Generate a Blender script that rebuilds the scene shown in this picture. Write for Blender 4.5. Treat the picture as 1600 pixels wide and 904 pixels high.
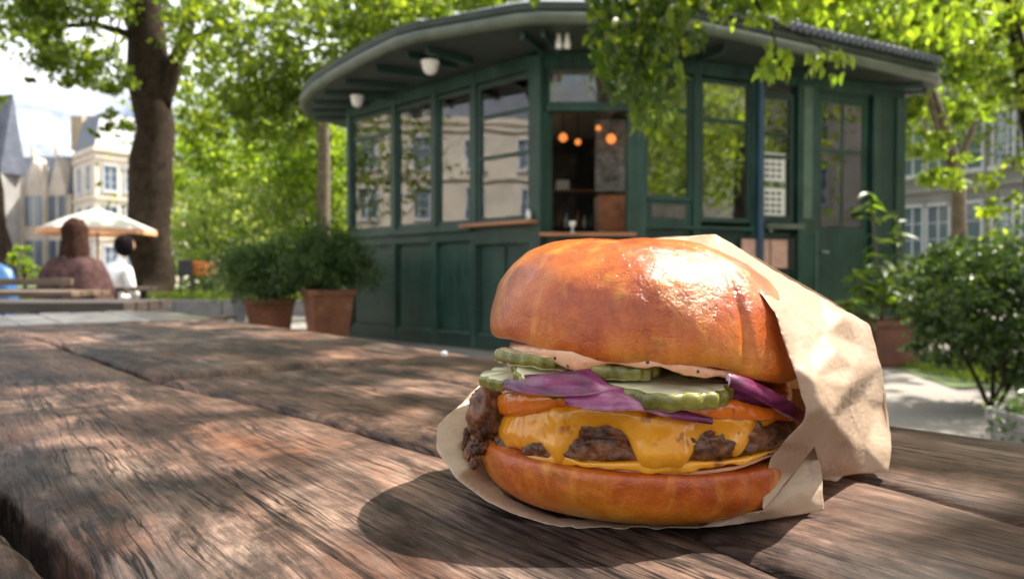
import bpy, bmesh, math, random
import numpy as np
from mathutils import Vector, Matrix, noise as mn
from mathutils.geometry import delaunay_2d_cdt

random.seed(7); rng = np.random.default_rng(7)
for o in list(bpy.data.objects): bpy.data.objects.remove(o)
S = bpy.context.scene
COL = S.collection
PI = math.pi

# ------------------------------------------------------------------ camera
F = 1155.0; PITCH = math.atan(22/F); CAMZ = 0.845
TAB = 0.76
cam = bpy.data.cameras.new('camera'); cam.sensor_width = 36; cam.lens = F/1600*36
cam.clip_start = 0.01; cam.clip_end = 2000
cam.dof.use_dof = True; cam.dof.focus_distance = 0.245; cam.dof.aperture_fstop = 17.0
co = bpy.data.objects.new('camera', cam); COL.objects.link(co)
co.location = (0, 0, CAMZ); co.rotation_euler = (PI/2-PITCH, 0, 0)
S.camera = co

# ------------------------------------------------------------------ world and sun
SUNV = Vector((0.62, 0.34, 1.02)).normalized()
el = math.asin(SUNV.z); az = math.atan2(SUNV.x, SUNV.y)
W = bpy.data.worlds.new("World"); S.world = W; W.use_nodes = True
nt = W.node_tree; bg = nt.nodes['Background']
sky = nt.nodes.new('ShaderNodeTexSky'); sky.sky_type = 'NISHITA'; sky.sun_disc = False
sky.sun_elevation = el; sky.sun_rotation = az; sky.air_density = .8; sky.dust_density = 7.0; sky.ozone_density = 1.0
tcw = nt.nodes.new('ShaderNodeTexCoord'); mpw = nt.nodes.new('ShaderNodeMapping'); mpw.inputs['Scale'].default_value = (1, 1, 2.4); mpw.inputs['Location'].default_value = (.35, .2, .1)
nzw = nt.nodes.new('ShaderNodeTexNoise'); nzw.inputs['Scale'].default_value = 2.2; nzw.inputs['Detail'].default_value = 7; nzw.inputs['Roughness'].default_value = .6
crw = nt.nodes.new('ShaderNodeValToRGB'); crw.color_ramp.elements[0].position = .43; crw.color_ramp.elements[1].position = .57
mxw = nt.nodes.new('ShaderNodeMix'); mxw.data_type = 'RGBA'
nt.links.new(tcw.outputs['Generated'], mpw.inputs[0]); nt.links.new(mpw.outputs[0], nzw.inputs[0]); nt.links.new(nzw.outputs['Fac'], crw.inputs[0])
nt.links.new(crw.outputs[0], mxw.inputs[0]); nt.links.new(sky.outputs[0], mxw.inputs[6]); mxw.inputs[7].default_value = (7.0, 7.1, 7.3, 1)
nt.links.new(mxw.outputs[2], bg.inputs[0]); bg.inputs[1].default_value = 0.12
sl = bpy.data.lights.new('sun', 'SUN'); sl.energy = 5.0; sl.angle = math.radians(0.55); sl.color = (1.0, 0.93, 0.82)
so = bpy.data.objects.new('sun', sl); COL.objects.link(so)
so.rotation_euler = SUNV.to_track_quat('Z', 'Y').to_euler(); so.location = (3, 2, 8)
S.view_settings.view_transform = 'Standard'; S.view_settings.look = 'None'
S.view_settings.gamma = 1; S.view_settings.exposure = 1.32
S.cycles.use_denoising = True
S.cycles.max_bounces = 8; S.cycles.transparent_max_bounces = 16; S.cycles.transmission_bounces = 6
S.cycles.diffuse_bounces = 4; S.cycles.glossy_bounces = 4
S.cycles.sample_clamp_indirect = 6

# ------------------------------------------------------------------ pixel <-> world
cp, sp = math.cos(PITCH), math.sin(PITCH)
def ray(px, py):
    a, b = (px-800)/F, (452-py)/F
    return Vector((a, cp+b*sp, -sp+b*cp))
def at_y(px, py, Y):
    d = ray(px, py); return Vector((0, 0, CAMZ)) + d*(Y/d.y)
def at_z(px, py, z=TAB):
    d = ray(px, py); return Vector((0, 0, CAMZ)) + d*((z-CAMZ)/d.z)

# ------------------------------------------------------------------ object helpers
WO = {}
def tag(o, label=None, cat=None, group=None, kind=None):
    if label: o['label'] = label
    if cat: o['category'] = cat
    if group: o['group'] = group
    if kind: o['kind'] = kind
    return o
def empty(name, loc, label=None, cat=None, group=None):
    o = bpy.data.objects.new(name, None); COL.objects.link(o); o.location = loc
    o.empty_display_size = 0.1
    WO[o] = Vector(loc); return tag(o, label, cat, group)
def link(name, me, m=None, parent=None):
    o = bpy.data.objects.new(name, me); COL.objects.link(o)
    if m: me.materials.append(m)
    WO[o] = Vector((0, 0, 0))
    if parent:
        o.parent = parent; o.location = -WO[parent]
        WO[o] = Vector((0, 0, 0))
    return o
def npmesh(name, v, f, smooth=True):
    v = np.asarray(v, dtype=np.float32); f = np.asarray(f, dtype=np.int32)
    me = bpy.data.meshes.new(name)
    k = f.shape[1]
    me.vertices.add(len(v)); me.vertices.foreach_set('co', v.ravel())
    me.loops.add(f.size); me.loops.foreach_set('vertex_index', f.ravel())
    me.polygons.add(len(f)); me.polygons.foreach_set('loop_start', np.arange(0, f.size, k, dtype=np.int32))
    me.polygons.foreach_set('loop_total', np.full(len(f), k, dtype=np.int32))
    me.polygons.foreach_set('use_smooth', np.full(len(f), smooth))
    me.update(); me.validate(); return me

class MB:
    def __init__(s): s.v = []; s.f = []
    def add(s, vs, fs):
        n = len(s.v); s.v += [tuple(x) for x in vs]; s.f += [tuple(i+n for i in q) for q in fs]; return s
    def obox(s, o, ax, ay, az_):
        o, ax, ay, az_ = map(Vector, (o, ax, ay, az_))
        vs = [o+i*ax+j*ay+k*az_ for k in (0, 1) for j in (0, 1) for i in (0, 1)]
        return s.add(vs, [(0,2,3,1),(4,5,7,6),(0,1,5,4),(2,6,7,3),(0,4,6,2),(1,3,7,5)])
    def box(s, x0, x1, y0, y1, z0, z1):
        return s.obox((x0,y0,z0), (x1-x0,0,0), (0,y1-y0,0), (0,0,z1-z0))
    def tube(s, pts, rs, n=10, caps=True):
        pts = [Vector(p) for p in pts]
        if not hasattr(rs, '__len__'): rs = [rs]*len(pts)
        b = len(s.v); up = None
        for i, p in enumerate(pts):
            t = (pts[min(i+1, len(pts)-1)]-pts[max(i-1, 0)]).normalized()
            if up is None:
                up = Vector((0,0,1)) if abs(t.z) < .9 else Vector((1,0,0))
            a = t.cross(up); a = a.normalized() if a.length > 1e-6 else Vector((1,0,0)); c = a.cross(t).normalized(); up = c
            for k in range(n):
                w = 2*PI*k/n; s.v.append(tuple(p+rs[i]*(math.cos(w)*a+math.sin(w)*c)))
        for i in range(len(pts)-1):
            for k in range(n):
                k2 = (k+1) % n
                s.f.append((b+i*n+k, b+i*n+k2, b+(i+1)*n+k2, b+(i+1)*n+k))
        if caps:
            s.f.append(tuple(b+k for k in range(n))[::-1]); s.f.append(tuple(b+(len(pts)-1)*n+k for k in range(n)))
        return s
    def prism(s, poly, z0, z1):
        n = len(poly); vs = [(p[0],p[1],z0) for p in poly]+[(p[0],p[1],z1) for p in poly]
        return s.add(vs, [tuple(range(n))[::-1], tuple(range(n, 2*n))]+[(i,(i+1)%n,n+(i+1)%n,n+i) for i in range(n)])
    def lathe(s, c, prof, n=24):
        c = Vector(c); b = len(s.v)
        for r, z in prof:
            for k in range(n):
                w = 2*PI*k/n; s.v.append((c.x+r*math.cos(w), c.y+r*math.sin(w), c.z+z))
        for i in range(len(prof)-1):
            for k in range(n):
                k2 = (k+1) % n; s.f.append((b+i*n+k, b+i*n+k2, b+(i+1)*n+k2, b+(i+1)*n+k))
        return s
    def build(s, name, m=None, parent=None, smooth=False, bevel=0, seg=2):
        me = bpy.data.meshes.new(name); me.from_pydata(s.v, [], s.f); me.update()
        bm = bmesh.new(); bm.from_mesh(me); bmesh.ops.recalc_face_normals(bm, faces=bm.faces); bm.to_mesh(me); bm.free()
        if smooth:
            for p in me.polygons: p.use_smooth = True
        o = link(name, me, m, parent)
        if bevel:
            b = o.modifiers.new('bevel', 'BEVEL'); b.width = bevel; b.segments = seg; b.limit_method = 'ANGLE'
        return o

# ------------------------------------------------------------------ materials
class NT:
    def __init__(s, name):
        s.m = bpy.data.materials.new(name); s.m.use_nodes = True; s.t = s.m.node_tree
        s.p = s.t.nodes['Principled BSDF']; s.out = s.t.nodes['Material Output']
    def n(s, typ, **k):
        nd = s.t.nodes.new('ShaderNode'+typ)
        for a, b in k.items():
            if a.startswith('i_'):
                key = a[2:]; key = int(key) if key.isdigit() else key.replace('_', ' ')
                s.put(nd.inputs[key], b)
            else: setattr(nd, a, b)
        return nd
    def put(s, sock, v):
        if isinstance(v, bpy.types.NodeSocket): s.t.links.new(v, sock)
        elif isinstance(v, bpy.types.Node): s.t.links.new(v.outputs[0], sock)
        else:
            if isinstance(v, tuple) and len(v) == 3 and sock.type == 'RGBA': v = (*v, 1)
            sock.default_value = v
    def noise(s, vec, scale=5, detail=4, rough=.55, dist=0):
        return s.n('TexNoise', i_Vector=vec, i_Scale=scale, i_Detail=detail, i_Roughness=rough, i_Distortion=dist).outputs['Fac']
    def ramp(s, fac, stops, interp='LINEAR'):
        r = s.n('ValToRGB', i_Fac=fac); cr = r.color_ramp; cr.interpolation = interp
        while len(cr.elements) < len(stops): cr.elements.new(0.5)
        for e, (p, c) in zip(cr.elements, stops):
            e.position = p; e.color = (*c, 1) if hasattr(c, '__len__') else (c, c, c, 1)
        return r.outputs[0]
    def mix(s, fac, a, b, mode='MIX'):
        r = s.n('Mix', data_type='RGBA', blend_type=mode); s.put(r.inputs[0], fac); s.put(r.inputs[6], a); s.put(r.inputs[7], b)
        return r.outputs[2]
    def math(s, op, a, b=0.0, c=None):
        r = s.n('Math', operation=op); s.put(r.inputs[0], a); s.put(r.inputs[1], b)
        if c is not None: s.put(r.inputs[2], c)
        return r.outputs[0]
    def coord(s, kind='Object', scale=(1,1,1), rnd=False):
        c = s.n('TexCoord').outputs[kind]
        if rnd:
            oi = s.n('ObjectInfo').outputs['Random']; mu = s.math('MULTIPLY', oi, 37.0)
            cb = s.n('CombineXYZ', i_X=mu, i_Y=mu, i_Z=mu)
            c = s.n('VectorMath', operation='ADD', i_0=c, i_1=cb).outputs[0]
        if scale != (1,1,1): c = s.n('Mapping', i_Vector=c, i_Scale=scale).outputs[0]
        return c
    def scl(s, c, scale): return s.n('Mapping', i_Vector=c, i_Scale=scale).outputs[0]
    def bump(s, h, strength=.5, dist=.01, nrm=None):
        b = s.n('Bump', i_Height=h, i_Strength=strength, i_Distance=dist)
        if nrm is not None: s.put(b.inputs['Normal'], nrm)
        return b.outputs[0]
    def set(s, **k):
        for a, b in k.items(): s.put(s.p.inputs[a.replace('_', ' ')], b)
        return s.m

def simple(name, col, rough=.6, var=.25, scale=8, bump=.15, bdist=.003, metal=0, **k):
    g = NT(name); c = g.coord(rnd=True)
    n1 = g.noise(c, scale, 6, .6); n2 = g.noise(c, scale*7, 4, .6)
    dark = tuple(x*(1-var) for x in col); lite = tuple(min(1, x*(1+var)) for x in col)
    cc = g.ramp(n1, [(.3, dark), (.7, lite)])
    g.set(Base_Color=cc, Roughness=g.math('MULTIPLY_ADD', n2, .25, rough-.12), Metallic=metal,
          Normal=g.bump(n2, bump, bdist), **k)
    return g.m

M = {}
def wood_table():
    g = NT('weathered_wood'); c = g.coord(rnd=True)
    warp = g.noise(g.scl(c, (2.5, 8, 9)), 1, 3, .5)
    warp2 = g.noise(g.scl(c, (11, 40, 20)), 1, 4, .6)
    w = g.math('ADD', g.math('MULTIPLY', g.math('SUBTRACT', warp, .5), .020), g.math('MULTIPLY', g.math('SUBTRACT', warp2, .5), .0065))
    c2 = g.n('VectorMath', operation='ADD', i_0=c, i_1=g.n('CombineXYZ', i_Y=w)).outputs[0]
    fine = g.noise(g.scl(c2, (34, 900, 60)), 1, 5, .65)
    mid = g.noise(g.scl(c2, (15, 230, 30)), 1, 5, .65)
    broad = g.noise(g.scl(c2, (3.2, 26, 10)), 1, 6, .65)
    patch = g.noise(c, 11, 8, .72, .6)
    patch2 = g.noise(c, 60, 6, .72)
    crk = g.noise(g.scl(c2, (8, 125, 20)), 1, 3, .55)
    crack = g.ramp(crk, [(.470, 1.0), (.494, 0.0), (.506, 0.0), (.530, 1.0)])
    cmask = g.ramp(g.noise(g.scl(c, (8, 22, 10)), 1, 4, .6), [(.50, 0.0), (.58, 1.0)])
    crack = g.math('MAXIMUM', crack, g.math('SUBTRACT', 1.0, cmask))
    t = g.math('ADD', g.math('MULTIPLY', broad, .40), g.math('MULTIPLY', patch, .34))
    t = g.math('ADD', t, g.math('MULTIPLY', patch2, .16)); t = g.math('ADD', t, g.math('MULTIPLY', mid, .10))
    col = g.ramp(t, [(.40, (.028,.017,.012)), (.47, (.080,.045,.032)), (.53, (.155,.090,.064)), (.60, (.26,.165,.120))])
    grey = g.ramp(t, [(.40, (.030,.030,.034)), (.5, (.105,.100,.100)), (.6, (.24,.215,.19))])
    redd = g.ramp(t, [(.40, (.040,.013,.007)), (.52, (.16,.062,.030)), (.62, (.29,.145,.08))])
    gm = g.ramp(g.noise(g.scl(c, (3, 7, 5)), 1, 6, .65), [(.52, 0.0), (.68, .45)])
    rm = g.ramp(g.noise(g.scl(c, (7, 13, 10)), 1, 7, .7, .5), [(.54, 0.0), (.68, .75)])
    col = g.mix(gm, col, grey); col = g.mix(rm, col, redd)
    stain = g.ramp(g.noise(g.scl(c, (6, 13, 8)), 1, 8, .72, .8), [(.40, .30), (.50, 1.0)])
    col = g.mix(1.0, col, stain, 'MULTIPLY')
    gl = g.ramp(fine, [(.36, .42), (.44, .92), (.56, 1.05), (.66, 1.5)])
    ml = g.ramp(mid, [(.36, .42), (.44, 1.0), (.60, 1.05), (.70, 1.35)])
    col = g.mix(1.0, g.mix(1.0, col, gl, 'MULTIPLY'), ml, 'MULTIPLY')
    col = g.mix(1.0, col, g.mix(crack, (.10, .08, .07), (1, 1, 1)), 'MULTIPLY')
    h = g.math('ADD', g.math('MULTIPLY', fine, .55), g.math('MULTIPLY', mid, .85))
    h = g.math('ADD', h, g.math('MULTIPLY', crack, .40)); h = g.math('ADD', h, g.math('MULTIPLY', patch2, .35))
    b = g.bump(h, .6, .0016)
    g.set(Base_Color=col, Roughness=g.math('MULTIPLY_ADD', patch2, .5, .32), Normal=b)
    g.p.inputs['Specular IOR Level'].default_value = .18
    return g.m
M['wood'] = wood_table()

def wood_simple(name, dark, lite, rough=.55, axis=0, fin=60):
    g = NT(name); c = g.coord(rnd=True)
    sc = [fin]*3; sc[axis] = fin/18
    n1 = g.noise(g.scl(c, tuple(sc)), 1, 5, .6); n2 = g.noise(c, 5, 5, .6)
    t = g.math('ADD', g.math('MULTIPLY', n1, .6), g.math('MULTIPLY', n2, .4))
    g.set(Base_Color=g.ramp(t, [(.35, dark), (.62, lite)]), Roughness=rough, Normal=g.bump(n1, .3, .003))
    return g.m
M['slat'] = wood_simple('varnished_slat_wood', (.16,.13,.115), (.42,.38,.35), .28)
M['bench'] = wood_simple('bench_wood', (.05,.032,.02), (.17,.12,.075), .5)
M['bench_dark'] = wood_simple('dark_bench_wood', (.018,.013,.010), (.06,.044,.034), .6)
M['counter'] = wood_simple('counter_wood', (.22,.09,.045), (.48,.22,.12), .45)

def bun_mat(name, zlo, zhi, toast=0.0):
    g = NT(name); c = g.coord()
    n1 = g.noise(c, 26, 6, .65, .5); n2 = g.noise(c, 300, 5, .65); n3 = g.noise(c, 85, 7, .72, .6); n4 = g.noise(g.scl(c, (70, 70, 26)), 1, 5, .65)
    z = g.n('SeparateXYZ', i_Vector=c).outputs[2]
    zz = g.n('MapRange', i_Value=z); g.put(zz.inputs[1], zlo); g.put(zz.inputs[2], zhi)
    t = g.math('ADD', zz.outputs[0], g.math('MULTIPLY', g.math('SUBTRACT', n1, .5), 2.3))
    t = g.math('ADD', t, g.math('MULTIPLY', g.math('SUBTRACT', n3, .5), .55))
    col = g.ramp(t, [(.0, (.64,.28,.045)), (.22, (.61,.19,.015)), (.5, (.51,.108,.006)), (.8, (.35,.052,.004)), (1., (.50,.115,.008))])
    gold = g.ramp(n4, [(.52, 0.0), (.70, .7)])
    col = g.mix(gold, col, (.70,.30,.040))
    dk = g.ramp(n3, [(.34, .72), (.46, 1.0)]); col = g.mix(1.0, col, dk, 'MULTIPLY')
    pore = g.n('TexVoronoi', i_Vector=c, i_Scale=520.0).outputs['Distance']; pm = g.ramp(pore, [(.05, 0.0), (.28, 1.0)])
    wrk = g.n('TexVoronoi', i_Vector=g.n('VectorMath', operation='ADD', i_0=c, i_1=g.n('VectorMath', operation='SCALE', i_0=g.n('TexNoise', i_Vector=c, i_Scale=90.0, i_Detail=4.0).outputs['Color'], i_Scale=.012).outputs[0]).outputs[0], i_Scale=130.0, feature='DISTANCE_TO_EDGE').outputs['Distance']
    wm = g.ramp(wrk, [(.0, 0.0), (.12, 1.0)]); wmask = g.ramp(n1, [(.46, 0.0), (.60, 1.0)])
    wr = g.math('MAXIMUM', wm, g.math('SUBTRACT', 1.0, wmask))
    h = g.math('ADD', g.math('MULTIPLY', n2, .25), g.math('MULTIPLY', n3, .9)); h = g.math('ADD', h, g.math('MULTIPLY', pm, .12)); h = g.math('ADD', h, g.math('MULTIPLY', wr, .09))
    g.set(Base_Color=col, Roughness=.45, Normal=g.bump(h, .5, .0013), Coat_Weight=.8)
    g.p.inputs['Specular IOR Level'].default_value = .25
    g.p.inputs['Subsurface Weight'].default_value = .10
    g.p.inputs['Subsurface Radius'].default_value = (.006, .003, .0012); g.p.inputs['Subsurface Scale'].default_value = .6
    g.put(g.p.inputs['Coat Roughness'], g.ramp(n1, [(.4, .05), (.62, .22)]))
    g.put(g.p.inputs['Coat Normal'], g.bump(h, .75, .0018))
    return g.m
M['bun'] = bun_mat('glazed_brioche', TAB+.04, TAB+.098)
M['bun_low'] = bun_mat('brioche_base', TAB-.004, TAB+.03)
def crumb():
    g = NT('bread_crumb'); c = g.coord(); n = g.noise(c, 420, 4, .7)
    g.set(Base_Color=g.ramp(n, [(.35, (.50,.27,.12)), (.7, (.78,.58,.36))]), Roughness=.85, Normal=g.bump(n, .7, .0012)); return g.m
M['crumb'] = crumb()
def cheese(name, a, b, rough=.2):
    g = NT(name); c = g.coord(); n = g.noise(c, 45, 4, .6); n2 = g.noise(c, 330, 3, .6)
    spot = g.ramp(g.noise(c, 95, 4, .65), [(.33, (.36,.20,.10)), (.43, (1, 1, 1))])
    col = g.mix(1.0, g.ramp(n, [(.35, a), (.65, b)]), spot, 'MULTIPLY')
    g.set(Base_Color=col, Roughness=rough, Normal=g.bump(g.math('ADD', n, g.math('MULTIPLY', n2, .12)), .35, .0016), Coat_Weight=.5, Coat_Roughness=.12)
    g.p.inputs['Subsurface Weight'].default_value = .35
    g.p.inputs['Subsurface Radius'].default_value = (.006, .003, .0008); g.p.inputs['Subsurface Scale'].default_value = .7
    return g.m
M['cheese'] = cheese('melted_cheese', (.72,.27,.008), (.80,.36,.016))
M['cheese2'] = cheese('orange_cheese', (.72,.15,.006), (.80,.23,.012), .16)
def patty():
    g = NT('seared_beef'); c = g.coord()
    n = g.noise(c, 130, 7, .7, .4); n2 = g.noise(c, 420, 4, .7); n3 = g.noise(c, 40, 4, .6)
    v = g.n('TexVoronoi', i_Vector=c, i_Scale=230.0).outputs['Distance']
    t = g.math('ADD', g.math('MULTIPLY', n, .6), g.math('MULTIPLY', n3, .4))
    col = g.ramp(t, [(.38, (.010,.004,.002)), (.46, (.085,.030,.013)), (.54, (.21,.080,.035)), (.68, (.38,.17,.08))])
    h = g.math('ADD', g.math('ADD', n, g.math('MULTIPLY', n2, .3)), g.math('MULTIPLY', v, .5))
    g.set(Base_Color=col, Roughness=g.ramp(n3, [(.4, .18), (.65, .5)]), Normal=g.bump(h, .8, .0022), Coat_Weight=.5, Coat_Roughness=.10)
    g.p.inputs['Specular IOR Level'].default_value = .3
    return g.m
M['patty'] = patty()
def sauce():
    g = NT('peppery_burger_sauce'); c = g.coord()
    v = g.n('TexVoronoi', i_Vector=c, i_Scale=260.0).outputs['Distance']
    m = g.ramp(g.noise(c, 75, 3, .6), [(.44, 0.0), (.54, 1.0)])
    sp_ = g.math('MULTIPLY', g.ramp(v, [(.14, 1.0), (.20, 0.0)]), m)
    col = g.mix(sp_, g.ramp(g.noise(c, 50, 4), [(.4, (.70,.33,.17)), (.6, (.80,.46,.28))]), (.03,.02,.015))
    g.set(Base_Color=col, Roughness=.22, Normal=g.bump(g.noise(c, 90, 4), .35, .0015), Coat_Weight=.4, Coat_Roughness=.1)
    g.p.inputs['Subsurface Weight'].default_value = .25; g.p.inputs['Subsurface Radius'].default_value = (.004,.002,.001); g.p.inputs['Subsurface Scale'].default_value = .6
    return g.m
M['sauce'] = sauce()
def onion():
    g = NT('red_onion_skin'); c = g.coord()
    n = g.noise(g.scl(c, (28, 28, 190)), 1, 4, .6); n2 = g.noise(c, 60, 4)
    t = g.math('ADD', g.math('MULTIPLY', n, .45), g.math('MULTIPLY', n2, .55))
    g.set(Base_Color=g.ramp(t, [(.38, (.045,.003,.022)), (.48, (.13,.010,.065)), (.56, (.24,.035,.13)), (.68, (.52,.26,.38))]), Roughness=.24, Coat_Weight=.25, Coat_Roughness=.05,
          Normal=g.bump(n, .25, .0008))
    g.p.inputs['Subsurface Weight'].default_value = .25; g.p.inputs['Subsurface Radius'].default_value = (.004,.001,.002); g.p.inputs['Subsurface Scale'].default_value = .5
    return g.m
M['onion'] = onion()
M['onion_edge'] = simple('onion_cut_edge', (.62,.42,.52), .2, .3, 60, .1)
def pickle_mat(name, a, b, rough=.18):
    g = NT(name); c = g.coord(); n = g.noise(c, 80, 5, .6); n2 = g.noise(c, 300, 4, .6)
    g.set(Base_Color=g.ramp(n, [(.35, a), (.65, b)]), Roughness=rough, Normal=g.bump(g.math('ADD', n, g.math('MULTIPLY', n2, .4)), .4, .0015), Coat_Weight=.6, Coat_Roughness=.08)
    g.p.inputs['Subsurface Weight'].default_value = .3; g.p.inputs['Subsurface Radius'].default_value = (.003,.003,.001); g.p.inputs['Subsurface Scale'].default_value = .6
    return g.m
M['pickle_flesh'] = pickle_mat('pickle_flesh', (.60,.57,.35), (.80,.76,.56))
M['pickle_skin'] = pickle_mat('pickle_skin', (.075,.080,.010), (.29,.26,.045))
def paper():
    g = NT('kraft_paper'); c = g.coord()
    n = g.noise(c, 22, 6, .65); fib = g.noise(g.scl(c, (60, 260, 300)), 1, 5, .65)
    crz = g.n('TexVoronoi', i_Vector=g.n('VectorMath', operation='ADD', i_0=c, i_1=g.n('VectorMath', operation='SCALE', i_0=g.n('TexNoise', i_Vector=c, i_Scale=40.0).outputs['Color'], i_Scale=.02).outputs[0]).outputs[0],
              i_Scale=26.0, feature='DISTANCE_TO_EDGE').outputs['Distance']
    crease = g.ramp(crz, [(.0, 1.0), (.10, 0.0)])
    wr = g.noise(c, 95, 6, .7, .8)
    col = g.mix(g.ramp(n, [(.35, 0.0), (.65, 1.0)]), (.50,.345,.235), (.63,.475,.345))
    col = g.mix(g.ramp(fib, [(.45, 0.0), (.75, .35)]), col, (.38,.26,.17))
    col = g.mix(g.ramp(g.noise(c, 38, 5, .7, .4), [(.58, 0.0), (.64, .55)]), col, (.36,.225,.135))
    h = g.math('ADD', g.math('ADD', g.math('MULTIPLY', wr, .35), g.math('MULTIPLY', fib, .08)), g.math('MULTIPLY', crease, .10))
    nb = g.bump(h, .8, .0018)
    g.set(Base_Color=col, Roughness=.42, Normal=nb, Coat_Weight=.12, Coat_Roughness=.3)
    g.p.inputs['Specular IOR Level'].default_value = .55
    tr = g.n('BsdfTranslucent', i_Color=(.62,.42,.27,1), i_Normal=nb)
    mx = g.n('MixShader', i_Fac=.30, i_1=g.p.outputs[0], i_2=tr.outputs[0]); g.put(g.out.inputs[0], mx.outputs[0])
    return g.m
M['paper'] = paper()

def leafmat(name, cols, trans=.45, tcol=None, rough=.42):
    g = NT(name); r = g.n('NewGeometry').outputs['Random Per Island']
    oi = g.n('ObjectInfo').outputs['Random']
    rr = g.math('FRACT', g.math('ADD', r, oi))
    col = g.ramp(rr, [(i/(len(cols)-1), c) for i, c in enumerate(cols)])
    g.set(Base_Color=col, Roughness=rough); g.p.inputs['Specular IOR Level'].default_value = .45
    tc = g.mix(1.0, col, tcol or (3.2, 3.0, .9), 'MULTIPLY')
    tr = g.n('BsdfTranslucent', i_Color=tc)
    mx = g.n('MixShader', i_Fac=trans, i_1=g.p.outputs[0], i_2=tr.outputs[0]); g.put(g.out.inputs[0], mx.outputs[0])
    return g.m
M['leaf'] = leafmat('tree_leaves', [(.030,.055,.012), (.055,.090,.016), (.085,.125,.020), (.12,.155,.024)], .5, (4.6,4.2,1.0))
M['leaf_y'] = leafmat('yellow_green_leaves', [(.055,.085,.016), (.10,.14,.020), (.14,.185,.026), (.17,.205,.04)], .46, (3.4,3.7,.8))
M['leaf_h'] = leafmat('hanging_leaves', [(.018,.040,.012), (.035,.070,.016), (.05,.09,.016), (.14,.19,.02)], .45, (3.6,3.3,.7), .35)  # dark greens carry the shade, the last bright tone the sunlit leaves
M['leaf_p'] = leafmat('planter_leaves', [(.035,.065,.018), (.06,.11,.022), (.12,.18,.03)], .4)
M['leaf_s'] = leafmat('shrub_leaves', [(.09,.15,.05), (.18,.24,.09), (.30,.34,.17)], .45)
M['leaf_d'] = leafmat('dark_leaves', [(.020,.042,.014), (.045,.080,.022), (.085,.13,.035)], .32, (2.2,2.4,.7), .3)
M['fern'] = leafmat('fern_leaves', [(.016,.036,.010), (.035,.075,.014), (.075,.13,.022)], .3)
M['bark'] = simple('bark', (.040,.029,.021), .9, .5, 6, .9, .03, Specular_IOR_Level=.08)
M['bark_l'] = simple('pale_bark', (.15,.115,.08), .85, .4, 6, .8, .02)

def green_paint():
    g = NT('green_paint'); c = g.coord()
    n = g.noise(c, 2.2, 6, .6); n2 = g.noise(g.scl(c, (14, 14, 2)), 1, 5, .6); n3 = g.noise(c, 60, 4)
    t = g.math('ADD', g.math('MULTIPLY', n, .5), g.math('MULTIPLY', n2, .5))
    col = g.ramp(t, [(.36, (.004,.020,.015)), (.50, (.010,.045,.031)), (.60, (.018,.062,.044)), (.68, (.045,.098,.074))])
    g.set(Base_Color=col, Roughness=g.math('MULTIPLY_ADD', n2, .3, .30), Normal=g.bump(g.math('ADD', n2, g.math('MULTIPLY', n3, .3)), .2, .004)); return g.m
M['green'] = green_paint()
M['green_dk'] = simple('dark_green_paint', (.008,.032,.024), .4, .3, 4, .1)
M['green_lt'] = simple('light_green_paint', (.085,.135,.095), .5, .3, 4, .15)
M['green_grey'] = simple('grey_green_gutter', (.085,.105,.075), .5, .35, 3, .15)
M['sky_tint'] = simple('sky_tint_paint', (.03,.07,.12), .35, .25, 4, .1)  # sky reflection put into the colour as blue
M['soffit'] = simple('dark_soffit', (.022,.032,.022), .6, .4, 3, .2)
M['ceil'] = simple('cream_ceiling', (.42,.38,.31), .7, .15, 2, .1)
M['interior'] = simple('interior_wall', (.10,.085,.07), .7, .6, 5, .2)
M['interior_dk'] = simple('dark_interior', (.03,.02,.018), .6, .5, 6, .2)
M['copper'] = simple('copper_front', (.32,.11,.04), .4, .4, 8, .2)
M['white'] = simple('white_enamel', (.75,.73,.68), .35, .08, 8, .05)
M['pinkpaper'] = simple('faded_pink_sheet', (.62,.36,.27), .7, .2, 14, .05)
M['mottle'] = simple('mottled_grey', (.16,.145,.125), .6, .8, 9, .2)
M['brightener'] = simple('pale_brightener', (.50,.50,.45), .6, .3, 7, .1)
M['red_reflection'] = simple('pink_red_reflection', (.60,.17,.12), .7, .15, 6, .1)
M['metal'] = simple('dull_metal', (.35,.35,.34), .35, .2, 12, .1, metal=.8)
def glass():
    g = NT('window_glass'); c = g.coord()
    fr = g.n('Fresnel', i_IOR=1.5, i_Normal=g.bump(g.noise(c, 1.6, 2), .06, .03)).outputs[0]
    f = g.math('ADD', g.math('MULTIPLY', fr, 1.2), .10)
    tr = g.n('BsdfTransparent', i_Color=(.97,.985,.975,1))
    gl = g.n('BsdfGlossy', i_Color=(.95,.97,1,1), i_Roughness=.015, i_Normal=g.bump(g.noise(c, 1.6, 2), .06, .03))
    mx = g.n('MixShader', i_Fac=f, i_1=tr.outputs[0], i_2=gl.outputs[0]); g.put(g.out.inputs[0], mx.outputs[0]); return g.m
M['glass'] = glass()
def glass_far():
    g = NT('far_window_glass'); g.set(Base_Color=(.10,.15,.20), Roughness=.08); g.p.inputs['Specular IOR Level'].default_value = 1.0; return g.m
M['glass_far'] = glass_far()
def terracotta():
    g = NT('terracotta'); c = g.coord(); n = g.noise(c, 7, 6, .65); n2 = g.noise(c, 60, 4)
    g.set(Base_Color=g.ramp(n, [(.3, (.15,.052,.025)), (.6, (.24,.095,.048)), (.78, (.36,.21,.14))]), Roughness=.85, Normal=g.bump(n2, .3, .004)); return g.m
M['terra'] = terracotta()
M['brown_pot'] = simple('brown_glazed_pot', (.16,.055,.035), .5, .4, 5, .2)
M['grey_pot'] = simple('grey_stone_pot', (.22,.22,.215), .7, .25, 9, .3)
M['soil'] = simple('potting_soil', (.03,.02,.014), .95, .5, 40, .8, .01)
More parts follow.
